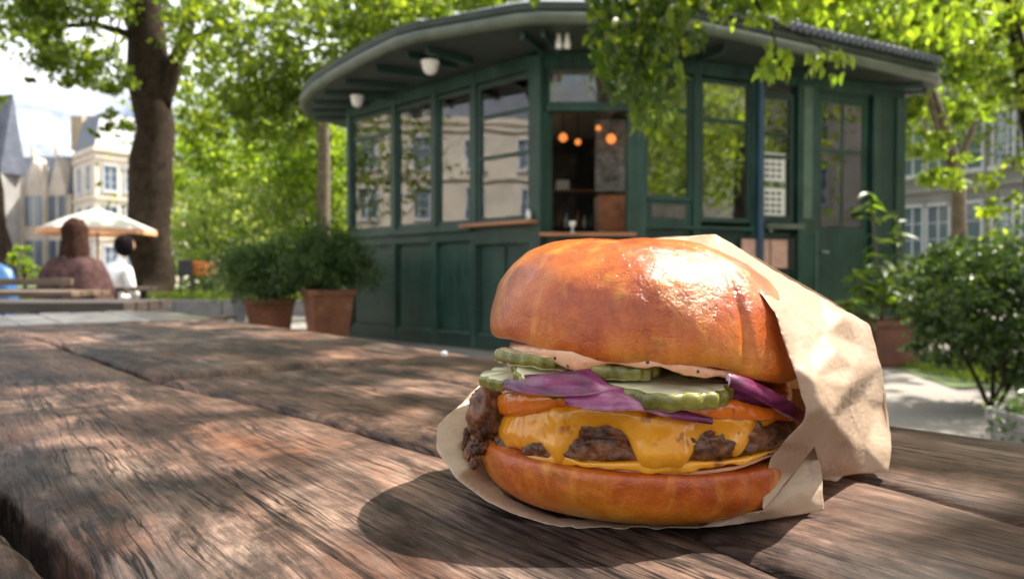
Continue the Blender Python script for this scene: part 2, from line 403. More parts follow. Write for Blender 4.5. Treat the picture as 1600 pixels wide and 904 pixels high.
def paving():
    g = NT('sandy_paving'); c = g.coord(); n = g.noise(c, .8, 6, .6); n2 = g.noise(c, 30, 6, .7); n3 = g.noise(c, 140, 3)
    t = g.math('ADD', g.math('MULTIPLY', n, .5), g.math('MULTIPLY', n2, .5))
    g.set(Base_Color=g.ramp(t, [(.35, (.15,.135,.12)), (.65, (.30,.275,.24))]), Roughness=.85, Normal=g.bump(g.math('ADD', n2, n3), .5, .01)); return g.m
M['paving'] = paving()
def lawn():
    g = NT('lawn_soil'); c = g.coord(); n = g.noise(c, 3, 6, .7)
    g.set(Base_Color=g.ramp(n, [(.35, (.035,.06,.012)), (.6, (.075,.115,.02)), (.75, (.14,.14,.05))]), Roughness=.9, Normal=g.bump(n, .6, .03)); return g.m
M['lawn'] = lawn()
M['grass'] = leafmat('grass_blades', [(.05,.09,.015), (.09,.14,.02), (.14,.18,.03)], .35)
M['asphalt'] = simple('asphalt', (.055,.055,.058), .85, .2, 10, .3, .01)
M['kerb'] = simple('kerb_stone', (.20,.19,.175), .8, .25, 6, .3)
M['stone'] = simple('limestone', (.60,.54,.45), .85, .18, .8, .2, .02)
M['stone_g'] = simple('grey_stone', (.27,.265,.255), .85, .2, .8, .2, .02)
M['stone_b'] = simple('buff_stone', (.36,.29,.19), .85, .2, .8, .2, .02)
M['slate'] = simple('slate_roof', (.10,.115,.15), .5, .3, 1.5, .3, .02)
M['winframe'] = simple('pale_window_frame', (.55,.56,.58), .5, .1, 5, .05)
def canvas():
    g = NT('parasol_canvas'); c = g.coord(); g.set(Base_Color=(.90,.87,.80), Roughness=.8)
    tr = g.n('BsdfTranslucent', i_Color=(.9,.78,.62,1)); mx = g.n('MixShader', i_Fac=.4, i_1=g.p.outputs[0], i_2=tr.outputs[0]); g.put(g.out.inputs[0], mx.outputs[0]); return g.m
M['canvas'] = canvas()
M['valance'] = simple('orange_valance', (.72,.36,.19), .8, .1, 5, .05)
M['hair'] = simple('brown_hair', (.038,.018,.012), .9, .6, 30, .5, .01, Specular_IOR_Level=.1)
M['hair_b'] = simple('black_hair', (.008,.006,.006), .9, .4, 30, .5, .01, Specular_IOR_Level=.08)
M['coat'] = simple('mauve_coat', (.075,.042,.040), .95, .5, 20, .5, .01, Specular_IOR_Level=.1)
M['shirt'] = simple('white_shirt', (.78,.76,.76), .8, .06, 12, .2)
M['trousers'] = simple('dark_trousers', (.02,.02,.025), .8, .3, 12, .2)
M['skin'] = simple('skin', (.50,.27,.19), .5, .12, 12, .05)
M['blue'] = simple('blue_fabric', (.03,.12,.30), .45, .3, 10, .2)
M['black'] = simple('black_paint', (.015,.015,.017), .4, .3, 8, .1)
M['orange'] = simple('orange_plastic', (.75,.22,.05), .5, .15, 8, .1)
M['rubber'] = simple('tyre_rubber', (.02,.02,.02), .8, .2, 20, .2)
def lampmat(name, col, st):
    g = NT(name); g.set(Base_Color=col, Emission_Color=(*col, 1), Emission_Strength=st); return g.m
M['bulb'] = lampmat('warm_bulb', (.95,.28,.06), .45)

# ------------------------------------------------------------------ ground
def sheet(name, poly, z, m, kind='structure'):
    b = MB(); b.add([(x, y, z) for x, y in poly], [tuple(range(len(poly)))]); o = b.build(name, m); o['kind'] = kind; return o
sheet('ground', [(-400,-400),(400,-400),(400,500),(-400,500)], 0, M['paving'])
sheet('street', [(9,20),(120,34),(120,48),(9,30)], .004, M['asphalt'])
LZ = .30
# raised lawn bed with kerb at the left, behind the table
bed = MB(); bed.prism([(-30,15.6),(-.5,15.6),(1.0,18),(1.0,40),(-30,40)], .004, LZ); o = bed.build('lawn', M['lawn']); o['kind'] = 'structure'
kb = empty('stone_kerb', (-6,15.4,0), 'long grey stone kerb along the edge of the raised lawn', 'kerb')
for i in range(20):
    b = MB(); x = -20+i*1.0; b.box(x, x+.985, 15.3, 15.59, 0, LZ+.03+.006*(i % 3)); b.build('kerb_stone', M['kerb'], kb, bevel=.015)
sheet('grass_strip', [(3.3,5.55),(4.2,5.2),(9.5,6.3),(9.5,8.4),(3.6,7.5)], .008, M['lawn'])

def blades(name, poly_pts, n, z, h, m):
    (x0,x1,y0,y1) = poly_pts
    x = rng.uniform(x0,x1,n); y = rng.uniform(y0,y1,n); hh = h*rng.uniform(.5,1.3,n); a = rng.uniform(0,2*PI,n)
    w = h*.12; lean = rng.normal(0,.35,(n,2))*hh[:,None]
    v = np.zeros((n,3,3)); v[:,0] = np.c_[x-w*np.cos(a), y-w*np.sin(a), np.full(n,z)]; v[:,1] = np.c_[x+w*np.cos(a), y+w*np.sin(a), np.full(n,z)]
    v[:,2] = np.c_[x+lean[:,0], y+lean[:,1], z+hh]
    o = link(name, npmesh(name, v.reshape(-1,3), np.arange(n*3).reshape(-1,3)), m); o['kind'] = 'stuff'; return o
o = blades('grass', (3.6,8.6,5.7,7.4), 14000, .008, .06, M['grass']); tag(o, 'patchy sunlit grass strip beside the path at right', 'grass')
o = blades('grass', (-16,1.0,15.7,22), 30000, LZ, .16, M['grass']); tag(o, 'rough sunlit grass on the raised lawn behind the pots', 'grass')

# ------------------------------------------------------------------ foliage helpers
def leafcloud(cent, size, droop=.25, up=.8, aspect=.55):
    """cent (n,3) -> rhombic leaves with a fold"""
    n = len(cent); s = size*rng.uniform(.6,1.35,n)
    d = rng.normal(0,1,(n,3)); d[:,2] -= droop*2; d /= np.linalg.norm(d,axis=1)[:,None]
    nr = rng.normal(0,.8,(n,3)); nr[:,2] += up; nr -= (nr*d).sum(1)[:,None]*d; nr /= np.linalg.norm(nr,axis=1)[:,None]+1e-9
    b = np.cross(d, nr); v = np.zeros((n,4,3))
    v[:,0] = cent-d*s[:,None]*.5; v[:,2] = cent+d*s[:,None]*.5
    mid = cent-d*s[:,None]*.06+nr*s[:,None]*.10
    v[:,1] = mid+b*s[:,None]*aspect*.5; v[:,3] = mid-b*s[:,None]*aspect*.5
    base = np.arange(n)[:,None]*4
    f = np.concatenate([base+np.array([0,1,2]), base+np.array([0,2,3])],1).reshape(-1,3)
    return v.reshape(-1,3), f
def blobpts(blobs, clump=.16, per=42):
    out = []
    for (px, py, Y, rx, ry, n) in blobs:
        c = np.array(at_y(px, py, Y)); k = Y/F; R = np.array([rx*k, (rx+ry)*.5*k, ry*k])
        nc = max(3, n//per)
        u = rng.normal(0,1,(nc,3)); u /= np.linalg.norm(u,axis=1)[:,None]; u *= rng.uniform(.12,1,(nc,1))**(1/2.2)
        cc = c+u*R
        idx = rng.integers(0,nc,n); sg = clump*R.mean()*rng.uniform(.6,1.4,nc)[idx]
        off = rng.normal(0,1,(n,3))*sg[:,None]; off[:,2] *= .6
        out.append(cc[idx]+off)
    return np.concatenate(out)
def foliage(name, blobs, size, m, parent=None, clump=.16, per=42, zmin=None, **k):
    p = blobpts(blobs, clump, per)
    if zmin is not None: p = p[p[:,2] > zmin]
    v, f = leafcloud(p, size, **k)
    return link(name, npmesh(name, v, f, False), m, parent)
def limb(mb, pts, n=8):
    """pts: (px,py,Y,r_px)"""
    P = [at_y(a,b,c) for a,b,c,_ in pts]; R = [r*c/F for _,_,c,r in pts]
    # smooth resample
    Q, T = [], []
    for i in range(len(P)-1):
        for t in (0,.33,.66):
            j = (P[i].lerp(P[i+1], t)); w = mn.noise(j*1.3)*R[i]*.35
            Q.append(j+Vector((w,w,0))); T.append((R[i]*(1-t)+R[i+1]*t)*(1+.12*mn.noise(j*3)))
    Q.append(P[-1]); T.append(R[-1]); mb.tube(Q, T, n)
def tree(name, label, group, limbs, blobs, size, leaf, bark, clump=.16, per=42, cat='tree', autolimb=True, foot=None, **k):
    f = at_y(*limbs[0][0][:3]); root = empty(name, (f.x, f.y, foot if foot is not None else max(0, f.z)), label, cat, group)
    mb = MB(); limb(mb, limbs[0], 16); mb.build('trunk', bark, root, smooth=True)
    for L in limbs[1:]:
        m2 = MB(); limb(m2, L, 10); m2.build('branch', bark, root, smooth=True)
    if autolimb:
        m3 = MB(); top = limbs[0][-1]
        for i, b in enumerate(blobs):
            if b[3] < 25: continue
            a = limbs[0][-2]; w = random.uniform(0,1)
            s0 = (a[0]*(1-w)+top[0]*w, a[1]*(1-w)+top[1]*w, a[2]*(1-w)+top[2]*w, 4)
            mx, my = (s0[0]+b[0])/2, (s0[1]+b[1])/2-15
            limb(m3, [s0, (mx,my,(s0[2]+b[2])/2,2.5), (b[0],b[1],b[2],1.0)], 5)
        if m3.v: m3.build('branches', bark, root, smooth=True)
    foliage('crown', blobs, size, leaf, root, clump, per, **k)
    return root

# ------------------------------------------------------------------ table
Dv = Vector((-.62,.786,0)).normalized(); Nv = Vector((Dv.y,-Dv.x,0))
def sc(px, py):
    p = at_z(px, py); return (p.dot(Dv), p.dot(Nv))
def interp(pts, s):
    return float(np.interp(s, [p[0] for p in pts], [p[1] for p in pts]))
table = empty('rustic_table', (0, .6, 0), 'big weathered plank table in the foreground with wide dark gaps', 'table')
rotz = math.atan2(Dv.y, Dv.x)
def plank(lo, hi, s0, s1, seed, dz=0.0, th=.038, lab=None, endwear=0):
    lo = sorted(lo); hi = sorted(hi)
    ss = []; s = s0
    while s < s1:
        ss.append(s); p = s
        st = .0035 if -.25 < s < .55 else (.008 if s < .9 else .02)
        s += st
    ss.append(s1)
    tt = [0,.006,.016,.03,.055,.09]+list(np.linspace(.13,.87,22))+[.91,.945,.97,.984,.994,1]
    side = [(-th),(-th*.8),(-th*.45),(-th*.2),(-.0035)]
    cols = [('lo',d) for d in side]+[('t',t) for t in tt]+[('hi',d) for d in side[::-1]]
    V = []
    for s in ss:
        a = interp(lo, s)+.0022*mn.noise(Vector((s*9,seed,0)))+.0011*mn.noise(Vector((s*55,seed,1)))
        b = interp(hi, s)+.0022*mn.noise(Vector((s*9,seed+5,0)))+.0011*mn.noise(Vector((s*55,seed+5,1)))
        w = b-a
        for kind, q in cols:
            if kind == 't':
                c = a+w*q; e = min(q, 1-q)*w
                z = -.0024*math.exp(-e/.0015)-.0009*math.exp(-e/.006)*(1+mn.noise(Vector((s*14,seed*3+(q > .5)*9,2))))
                z += .0008*mn.noise(Vector((s*4,c*22,seed)))+.00030*mn.noise(Vector((s*16,c*120,seed)))+.0002*mn.noise(Vector((s*60,c*260,seed)))
                if endwear:
                    z -= .006*math.exp(-abs(s-endwear)/.006)
                V.append((s, -c, z+dz))
            else:
                c = (a if kind == 'lo' else b); sg = -1 if kind == 'lo' else 1
                wv = .0012*mn.noise(Vector((s*25,q*90,seed)))+.0006*mn.noise(Vector((s*90,q*300,seed)))
                V.append((s, -(c+sg*(.0006+wv)), q+dz))
    n = len(cols); r = len(ss); Fc = []
    idx = np.arange(r*n).reshape(r,n)
    q = np.stack([idx[:-1,:-1],idx[1:,:-1],idx[1:,1:],idx[:-1,1:]],-1).reshape(-1,4)
    w = np.stack([idx[:-1,-1],idx[1:,-1],idx[1:,0],idx[:-1,0]],-1)
    me = bpy.data.meshes.new('plank')
    faces = [tuple(x) for x in q.tolist()]+[tuple(x) for x in w.tolist()]+[tuple(idx[0][::-1].tolist()), tuple(idx[-1].tolist())]
    me.from_pydata(V, [], faces); me.update()
    for p in me.polygons: p.use_smooth = len(p.vertices) == 4
    o = bpy.data.objects.new('plank', me); me.materials.append(M['wood']); COL.objects.link(o)
    o.parent = table; o.rotation_euler = (0,0,rotz); o.location = Vector((0,0,TAB))-WO[table]
    if lab: o['label'] = lab
    return o
G1 = [sc(0,519), sc(60,528), sc(240,592), sc(420,635), sc(700,709), sc(1085,830), sc(1250,904)]
G2 = [sc(388,537), sc(500,557), sc(690,590), sc(1380,754), sc(1600,815)]
L0 = [sc(335,497), sc(545,525), sc(770,560), sc(1390,664), sc(1600,691)]
G4 = [sc(0,752), sc(105,838), sc(190,904)]
def ext(g, s0=-.6, s1=2.0):
    g = sorted(g); a = g[0]; b = g[-1]; return [(s0, a[1])]+g+[(s1, b[1])]
def sh(g, d): return [(a, b+d) for a, b in g]
G1, G2, L0, G4 = map(ext, (G1, G2, L0, G4))
plank(sh(G4,-.145), sh(G4,-.0125), -.35, 1.46, 3.1, -.002, lab='reddish plank at the near left edge of the table')
plank(sh(G4,0), sh(G1,-.0036), -.38, 1.49, 11.7, .0005)
plank(sh(G1,.0036), sh(G2,-.0012), -.40, .655, 23.3, 0.0, endwear=.655)
plank(sh(G1,.0040), sh(G2,-.0012), .660, 1.47, 31.9, .0018, endwear=.660)
plank(sh(G2,.0022), L0, -.42, 1.50, 47.3, .0004)
plank(sh(G4,-.30), sh(G4,-.150), -.35, 1.2, 61.3, 0)
def tw(s, c, z): 
    p = Dv*s+Nv*c; return Vector((p.x, p.y, z))
for s_ in (-.15, .65, 1.3):
    b = MB(); b.obox(tw(s_, -.2, TAB-.095), Dv*.07, Nv*.60, Vector((0,0,.055))); b.build('crossbar', M['bench_dark'], table, bevel=.004)
for s_ in (-.12, 1.33):
    for c_ in (-.15, .34):
        b = MB(); b.obox(tw(s_, c_, 0), Dv*.07, Nv*.07, Vector((0,0,TAB-.096))); b.build('leg', M['bench_dark'], table, bevel=.004)

# slatted table beyond the end of the big one
st = empty('slatted_table', (-1.1,1.5,0), 'smooth grey slatted table shining at the far left end of the plank table', 'table')
for i in range(9):
    c0 = -.135+i*.066
    b = MB(); b.obox(tw(1.525, c0, TAB-.028), Dv*(.46+.05*math.sin(i*1.3)*.2), Nv*.0615, Vector((0,0,.026+.0015*(i % 2)))); b.build('slat', M['slat'], st, bevel=.003)
for s_, c_ in ((1.56,-.1),(1.56,.4),(1.93,-.1),(1.93,.4)):
    b = MB(); b.obox(tw(s_, c_, 0), Dv*.04, Nv*.04, Vector((0,0,TAB-.03))); b.build('leg', M['bench_dark'], st)

# crumb of bread on the table edge
def lump(name, c, r, m, seed=0, sub=3, amp=.3, parent=None, sq=(1,1,1), freq=1.6):
    bm = bmesh.new(); bmesh.ops.create_icosphere(bm, subdivisions=sub, radius=1)
    for v in bm.verts:
        p = v.co.copy(); k = 1+amp*mn.fractal(p*freq+Vector((seed,seed*2,0)), .8, 2.0, 4)
        v.co = Vector((p.x*sq[0], p.y*sq[1], p.z*sq[2]))*k*r+Vector(c)
    me = bpy.data.meshes.new(name); bm.to_mesh(me); bm.free()
    for q in me.polygons: q.use_smooth = True
    return link(name, me, m, parent)
p = at_z(694, 556); o = lump('bread_crumb', (p.x,p.y,TAB+.002), .0035, M['white'], 3); tag(o, 'tiny white crumb near the far edge of the table', 'crumb')

# ------------------------------------------------------------------ BURGER
BC = Vector((.0505, .293, TAB)); BR = .0585
burger = empty('cheeseburger', tuple(BC), 'thick cheeseburger in a glossy brioche bun with dripping yellow cheese, pickles and onion', 'burger')
def th_of(px, R, c=BC):
    """angle (0 faces the camera) whose front surface point of radius R falls at pixel column px"""
    best, bt = 1e9, 0
    for i in range(-110, 111):
        t = math.radians(i)
        x = c.x+R*math.sin(t); y = c.y-R*math.cos(t); q = 800+F*x/y
        if abs(q-px) < best: best, bt = abs(q-px), t
    return bt
def zat(px, py, R, t):
    Y = BC.y-R*math.cos(t); return at_y(px, py, Y).z
def keys(rows, R):
    """rows (px, ytop, ybot[, Rk]) -> list of (theta, ztop, zbot, R)"""
    out = []
    for r in rows:
        Rk = r[3] if len(r) > 3 else R
        t = th_of(r[0], Rk); out.append((t, zat(r[0], r[1], Rk, t), zat(r[0], r[2], Rk, t), Rk))
    return out
def pancake(name, rows, R, m, back=None, N=420, K=26, ex=.5, inner=0.0, amp=0, freq=60, seed=0, parent=burger, fill=True, rmod=None, flat=.0, smooth_=0):
    ks = sorted(keys(rows, R))
    if back is None: back = ((ks[0][1]+ks[-1][1])/2, (ks[0][2]+ks[-1][2])/2, R)
    T = [k[0] for k in ks]; per = 2*PI
    tb = [(T[-1]+1.0)%per, (T[-1]+(per-(T[-1]-T[0]))/2)%per, (T[0]-1.0)%per]
    full = [(t % per, a, b, r) for t, a, b, r in ks]+[(t, *back) for t in tb]
    full.sort(); tt = [f[0] for f in full]
    def at(t):
        t %= per
        return [float(np.interp(t, tt, [f[i] for f in full], period=per)) for i in (1,2,3)]
    V = []; ph = np.linspace(PI/2, -PI/2, K)
    czs = np.array([at(2*PI*i/N) for i in range(N)])
    if smooth_:
        w_ = max(1, int(N*smooth_/360)); ker = np.hanning(2*w_+1); ker /= ker.sum()
        czs = np.stack([np.convolve(np.r_[czs[-w_:,c], czs[:,c], czs[:w_,c]], ker, 'valid') for c in range(3)], 1)
        for i in range(N):
            t = 2*PI*i/N; czs[i,1] += .0011*mn.fractal(Vector((math.sin(t)*7,math.cos(t)*7,seed+3.3)), .9, 2, 3)
    zt = sum(c[0] for c in czs)/N; zb = sum(c[1] for c in czs)/N
    V.append((BC.x, BC.y, zt)); V.append((BC.x, BC.y, zb))
    rin = .55
    for i in range(N):
        t = 2*PI*i/N; a, b, r = czs[i]; mid, h = (a+b)/2, (a-b)/2
        w = min(h*1.15, r*.4)
        ring = [(rin*r, a*.5+zt*.5)]
        for f in ph:
            cs, sn = math.cos(f), math.sin(f)
            rr = r-w+w*abs(cs)**ex; zz = mid+h*math.copysign(abs(sn)**.85, sn)
            ring.append((rr, zz))
        ring.append((rin*r, b*.5+zb*.5))
        for (rr, zz) in ring:
            p = Vector((BC.x+rr*math.sin(t), BC.y-rr*math.cos(t), zz))
            if amp:
                nz = mn.fractal(p*freq+Vector((seed,0,0)), .9, 2.1, 4)*amp
                if rr > rin*r+1e-6: p += Vector((math.sin(t),-math.cos(t),0))*nz*1.0+Vector((0,0,nz*.45))
            if rmod: p += Vector((math.sin(t),-math.cos(t),0))*rmod(t, zz)
            V.append(tuple(p))
    n = K+2; Fc = []
    for i in range(N):
        j = (i+1) % N
        for k in range(n-1):
            Fc.append((2+i*n+k, 2+i*n+k+1, 2+j*n+k+1, 2+j*n+k))
        Fc.append((0, 2+i*n, 2+j*n)); Fc.append((1, 2+j*n+n-1, 2+i*n+n-1))
    me = bpy.data.meshes.new(name); me.from_pydata(V, [], Fc); me.update()
    for q in me.polygons: q.use_smooth = True
    return link(name, me, m, parent)

# bottom bun
def bottom_bun():
    R = .0612; N, prof = 260, [(0,.0012),(.45,.0010),(.76,.0012),(.88,.0034),(.955,.0085),(.990,.0145),(1.0,.0195),(1.002,.0226),(.990,.0246),(.955,.0254),(.86,.0252),(.5,.025),(0,.025)]
    V = []; K = 46
    pr = np.array(prof); tt = np.linspace(0,1,len(prof)); tq = np.linspace(0,1,K)
    rr = np.interp(tq,tt,pr[:,0]); zz = np.interp(tq,tt,pr[:,1])
    ker = np.array([1,2,3,2,1])/9.; rs = np.convolve(np.pad(rr,2,'edge'),ker,'valid'); zs = np.convolve(np.pad(zz,2,'edge'),ker,'valid')
    for i in range(N):
        t = 2*PI*i/N
        for a, b in zip(rs, zs):
            r = a*R; tilt = -.0006*math.sin(t)
            p = Vector((BC.x-.0022+r*math.sin(t), BC.y+.001-r*math.cos(t), TAB+b*.83*(1-.02*math.sin(t))+tilt+.0004))
            if a > .4:
                q = mn.fractal(p*24, .9, 2, 4)*.0016+mn.fractal(p*110, .9, 2, 3)*.00045
                dn = -.0014*math.exp(-((t-.55)/.05)**2) if t < 2 else 0
                p += Vector((math.sin(t),-math.cos(t),.25))*(q+dn)
            V.append(tuple(p))
    Fc = [(i*K+k, ((i+1) % N)*K+k, ((i+1) % N)*K+k+1, i*K+k+1) for i in range(N) for k in range(K-1)]
    me = bpy.data.meshes.new('bottom_bun'); me.from_pydata(V, [], Fc); me.update()
    for q in me.polygons: q.use_smooth = True
    return link('bottom_bun', me, M['bun_low'], burger)
bottom_bun()

def top_bun():
    R = .0600; N = 300; H = .0485
    prof = [(0,.004),(.5,.003),(.82,.0012),(.93,-.0012),(.985,-.0008),(1.004,.0020),(1.006,.0065),(.988,.0140),(.945,.0215),(.875,.0288),(.775,.0350),(.62,.0402),(.42,.0434),(.20,.0452),(0,.0456)]
    K = 90; pr = np.array(prof); d = np.r_[0,np.cumsum(np.hypot(np.diff(pr[:,0])*R,np.diff(pr[:,1])))]; tq = np.linspace(0,d[-1],K)
    rr = np.interp(tq,d,pr[:,0]); zz = np.interp(tq,d,pr[:,1])
    ker = np.array([0,1,2,3,2,1,0])/9.; rs = np.convolve(np.pad(rr,3,'edge'),ker,'valid'); zs = np.convolve(np.pad(zz,3,'edge'),ker,'valid'); rs[0] = 0; rs[-1] = 0
    tl = math.radians(5.6); cx = Vector((BC.x+.0005, BC.y+.001, TAB+.0562)); t0 = th_of(1152, .057)
    V = []
    for i in range(N):
        t = 2*PI*i/N
        for k,(a, b) in enumerate(zip(rs, zs)):
            r = a*R*(1+.012*math.cos(2*t+.6)); z = b*.955*(1-.17*max(0,math.sin(t)*a)**2)
            # rim waviness, low on the right lobe
            rim = max(0, 1-b/.022); st = math.sin(t)
            dt = (t-t0+PI) % (2*PI)-PI
            lobe = 1/(1+math.exp(-dt*22))*(1 if dt < 1.6 else max(0,1-(dt-1.6)))
            z -= rim*(.0030*lobe)+rim*.0022*math.exp(-((dt+.95)/.30)**2)*0
            z += rim*.0010*math.sin(t*5+.5)
            p = Vector((r*math.sin(t), -r*math.cos(t), z))
            g = math.exp(-(dt*r/.0016)**2)*.0019*(1 if abs(dt) < 1 else 0)*min(1,max(0,(a-.25)*3))*(.4+.6*min(1,max(0,(.036-b)/.016)))
            g2 = math.exp(-((dt+.55)*r/.004)**2)*.0011*min(1,a*1.2)*max(0,1-b/.03)
            nr = Vector((math.sin(t)*a, -math.cos(t)*a, .35+.65*(1-a))).normalized()
            q = mn.fractal(p*20+Vector((3,1,0)), 1.1, 2, 3)*.0014+mn.fractal(p*60+Vector((0,7,0)), .9, 2, 4)*.00065
            if 0 < k < K-1: p += nr*(q-g-g2+.0012*lobe*min(1,a*1.5)*(1 if abs(dt) < 1.3 else 0))
            if b > .03: p.x += 0
            x, zq = p.x*math.cos(tl)+p.z*math.sin(tl)*.55, -p.x*math.sin(tl)+p.z*math.cos(tl)
            V.append((cx.x+x, cx.y+p.y, cx.z+zq))
    Fc = [(i*K+k, i*K+k+1, ((i+1) % N)*K+k+1, ((i+1) % N)*K+k)[::-1] for i in range(N) for k in range(K-1)]
    me = bpy.data.meshes.new('top_bun'); me.from_pydata(V, [], Fc); me.update()
    for q in me.polygons: q.use_smooth = True
    o = link('top_bun', me, M['bun'], burger); me.materials.append(M['crumb'])
    for j, q in enumerate(me.polygons):
        if j % (K-1) < 13: q.material_index = 1
    return o
tb_ = top_bun()

# patties
pancake('patty', [(738,668,720,.0605),(760,672,722,.0600),(800,680,722),(860,684,722),(940,678,727),(1000,680,728),(1080,680,728),(1130,672,725),(1180,668,716),(1208,664,708)], .0570, M['patty'],
        back=(TAB+.034,TAB+.0235,.057), amp=.0036, freq=95, seed=4, ex=.6, N=500, K=34)['label'] = 'charred lower beef patty with a crisp dark edge'
pancake('patty', [(742,625,668,.0575),(770,628,672),(830,640,690),(900,645,694),(1000,650,694),(1090,652,692),(1150,650,686),(1212,650,684,.0565)], .0560, M['patty'],
        back=(TAB+.0445,TAB+.034,.056), amp=.0032, freq=95, seed=9, ex=.6, N=500, K=34)['label'] = 'thick upper beef patty under the cheese'
# crisp burnt edge at far left
for (a, b, Y, r, s3, sd) in ((729,690,.288,.0022,(.7,.8,2.2),2),(733,716,.284,.0026,(.7,.8,2.3),5),(748,698,.275,.0030,(1.2,.9,.9),8),(741,724,.279,.0016,(1,1,1.2),6),(763,642,.280,.0078,(.95,.9,1.25),12),(752,655,.284,.0058,(.9,.9,1.3),15)):
    p = at_y(a, b, Y); lump('charred_bit', tuple(p), r, M['patty'], sd, 4, .5 if r < .005 else .22, burger, s3, 2.2)

# lower sauce
pancake('sauce', [(775,700,712,.0555),(800,704,724),(835,712,734),(862,722,748),(880,722,738),(905,724,738),(960,730,742),(990,733,744),(1080,736,742),(1150,728,734),(1195,712,718)], .0562, M['sauce'],
        back=(TAB+.0245,TAB+.0215,.052), amp=.0006, freq=90)['label'] = 'thin pink sauce over the bottom bun'
# cheese
pancake('cheese_slice', [(772,650,690,.0575),(785,645,700),(805,640,708),(825,636,712),(845,634,716),(858,632,726,.0603),(866,632,738,.0610),(875,631,737,.0606),(886,631,715),(896,631,688),(915,631,678),(950,634,668),(970,636,674),(984,638,696),(992,639,724,.0600),(1002,640,740,.0608),(1030,642,744,.0612),(1060,645,742,.0610),(1076,647,735,.0602),(1088,648,712),(1100,648,688),(1112,648,676),(1128,646,684),(1142,645,708),(1152,645,721),(1163,645,723),(1172,646,706),(1180,648,688),(1192,650,674,.0575)], .0588, M['cheese'],
        back=(TAB+.0465,TAB+.038,.0575), amp=.0008, freq=75, ex=.46, N=900, K=30, smooth_=2.6, seed=1, rmod=lambda t, z: -.0011*math.sin(min(1,max(0,(TAB+.040-z)/.012))*PI))
pancake('cheese_slice', [(775,700,708,.0575),(830,712,722),(845,708,734),(868,706,738),(888,712,732),(900,722,726),(1000,722,738),(1040,722,741),(1085,722,738),(1110,722,729),(1165,716,727),(1180,712,718)], .0583, M['cheese'],
        back=(TAB+.0265,TAB+.0235,.053), amp=.0005, freq=75, ex=.5, N=700, K=16, smooth_=2.5, seed=2)['label'] = 'lower cheese slice pooled over the bottom bun'
pancake('cheese_slice', [(779,618,644,.0585),(800,612,652),(830,612,648),(870,614,634),(920,622,634),(980,630,642),(1040,636,650),(1100,632,656),(1160,626,660),(1200,632,662),(1215,640,656,.0580)], .0588, M['cheese2'],
        back=(TAB+.0495,TAB+.0445,.056), amp=.0009, freq=70, ex=.5, N=700, K=20)['label'] = 'orange cheese slice on top of the upper patty'
# onion-coloured filler standing in for the shadow inside the filling
pancake('filling_shadow', [(800,590,612,.045),(1000,592,640,.045),(1180,600,640,.045)], .045, M['onion'], back=(TAB+.053,TAB+.0475,.045), amp=.002, freq=60, N=160, K=10).name = 'shadow_filler'

# onions
def ribbon(name, up, lo, m, th=.0016, parent=burger, sub=10):
    """up/lo: lists (px,py,Y); lofted curved sheet with thickness"""
    def crv(pts):
        P = [at_y(*p) for p in pts]; out = []
        for i in range(len(P)-1):
            p0 = P[max(0,i-1)]; p1 = P[i]; p2 = P[i+1]; p3 = P[min(len(P)-1,i+2)]
            for k in range(sub):
                t = k/sub; out.append(.5*((2*p1)+(-p0+p2)*t+(2*p0-5*p1+4*p2-p3)*t*t+(-p0+3*p1-3*p2+p3)*t**3))
        out.append(P[-1]); return out
    A, B = crv(up), crv(lo); n = min(len(A), len(B)); C = 9; V = []
    for i in range(n):
        a = A[i]; b = B[int(i*(len(B)-1)/(n-1))]
        for k in range(C):
            t = k/(C-1); p = a.lerp(b, t); p.y -= .0011*math.sin(t*PI); p += Vector((0,-1,0))*mn.noise(p*140)*.0004; V.append(tuple(p))
    Fc = [(i*C+k, i*C+k+1, (i+1)*C+k+1, (i+1)*C+k) for i in range(n-1) for k in range(C-1)]
    me = bpy.data.meshes.new(name); me.from_pydata(V, [], Fc); me.update()
    bm = bmesh.new(); bm.from_mesh(me); bmesh.ops.recalc_face_normals(bm, faces=bm.faces); bm.to_mesh(me); bm.free()
    for q in me.polygons: q.use_smooth = True
    o = link(name, me, m, parent)
    me.materials.append(M['onion_edge']); s = o.modifiers.new('s', 'SOLIDIFY'); s.thickness = th; s.offset = 0; s.material_offset_rim = 1
    b = o.modifiers.new('b', 'BEVEL'); b.width = th*.35; b.segments = 2; b.limit_method = 'ANGLE'; b.angle_limit = .8
    return o
ribbon('onion_slice', [(784,600,.256),(805,590,.250),(850,586,.243),(890,583,.240),(922,580,.240),(948,602,.239)],
       [(790,606,.252),(812,613,.244),(850,617,.237),(900,618,.233),(930,614,.232),(960,609,.234)], M['onion'])
ribbon('onion_slice', [(882,620,.236),(920,612,.235),(960,606,.235),(1000,620,.234),(1040,636,.234),(1075,646,.234),(1112,655,.235)],
       [(885,630,.235),(910,637,.231),(950,642,.229),(1000,641,.230),(1040,650,.231),(1080,655,.233),(1112,659,.234)], M['onion'])
ribbon('onion_slice', [(1136,586,.236),(1165,594,.238),(1200,610,.243),(1235,630,.251),(1254,645,.257)],
       [(1138,600,.235),(1165,612,.236),(1195,629,.241),(1222,645,.249),(1244,655,.256)], M['onion'], th=.0022)['label'] = 'onion slice sticking out to the right'
ribbon('onion_slice', [(1196,640,.256),(1215,645,.258),(1222,652,.26)], [(1198,655,.256),(1212,660,.258),(1220,658,.26)], M['onion'])
ribbon('onion_slice', [(1090,600,.246),(1150,598,.247),(1200,612,.251),(1225,618,.256)], [(1090,622,.245),(1150,628,.246),(1195,636,.250),(1222,632,.256)], M['onion'])

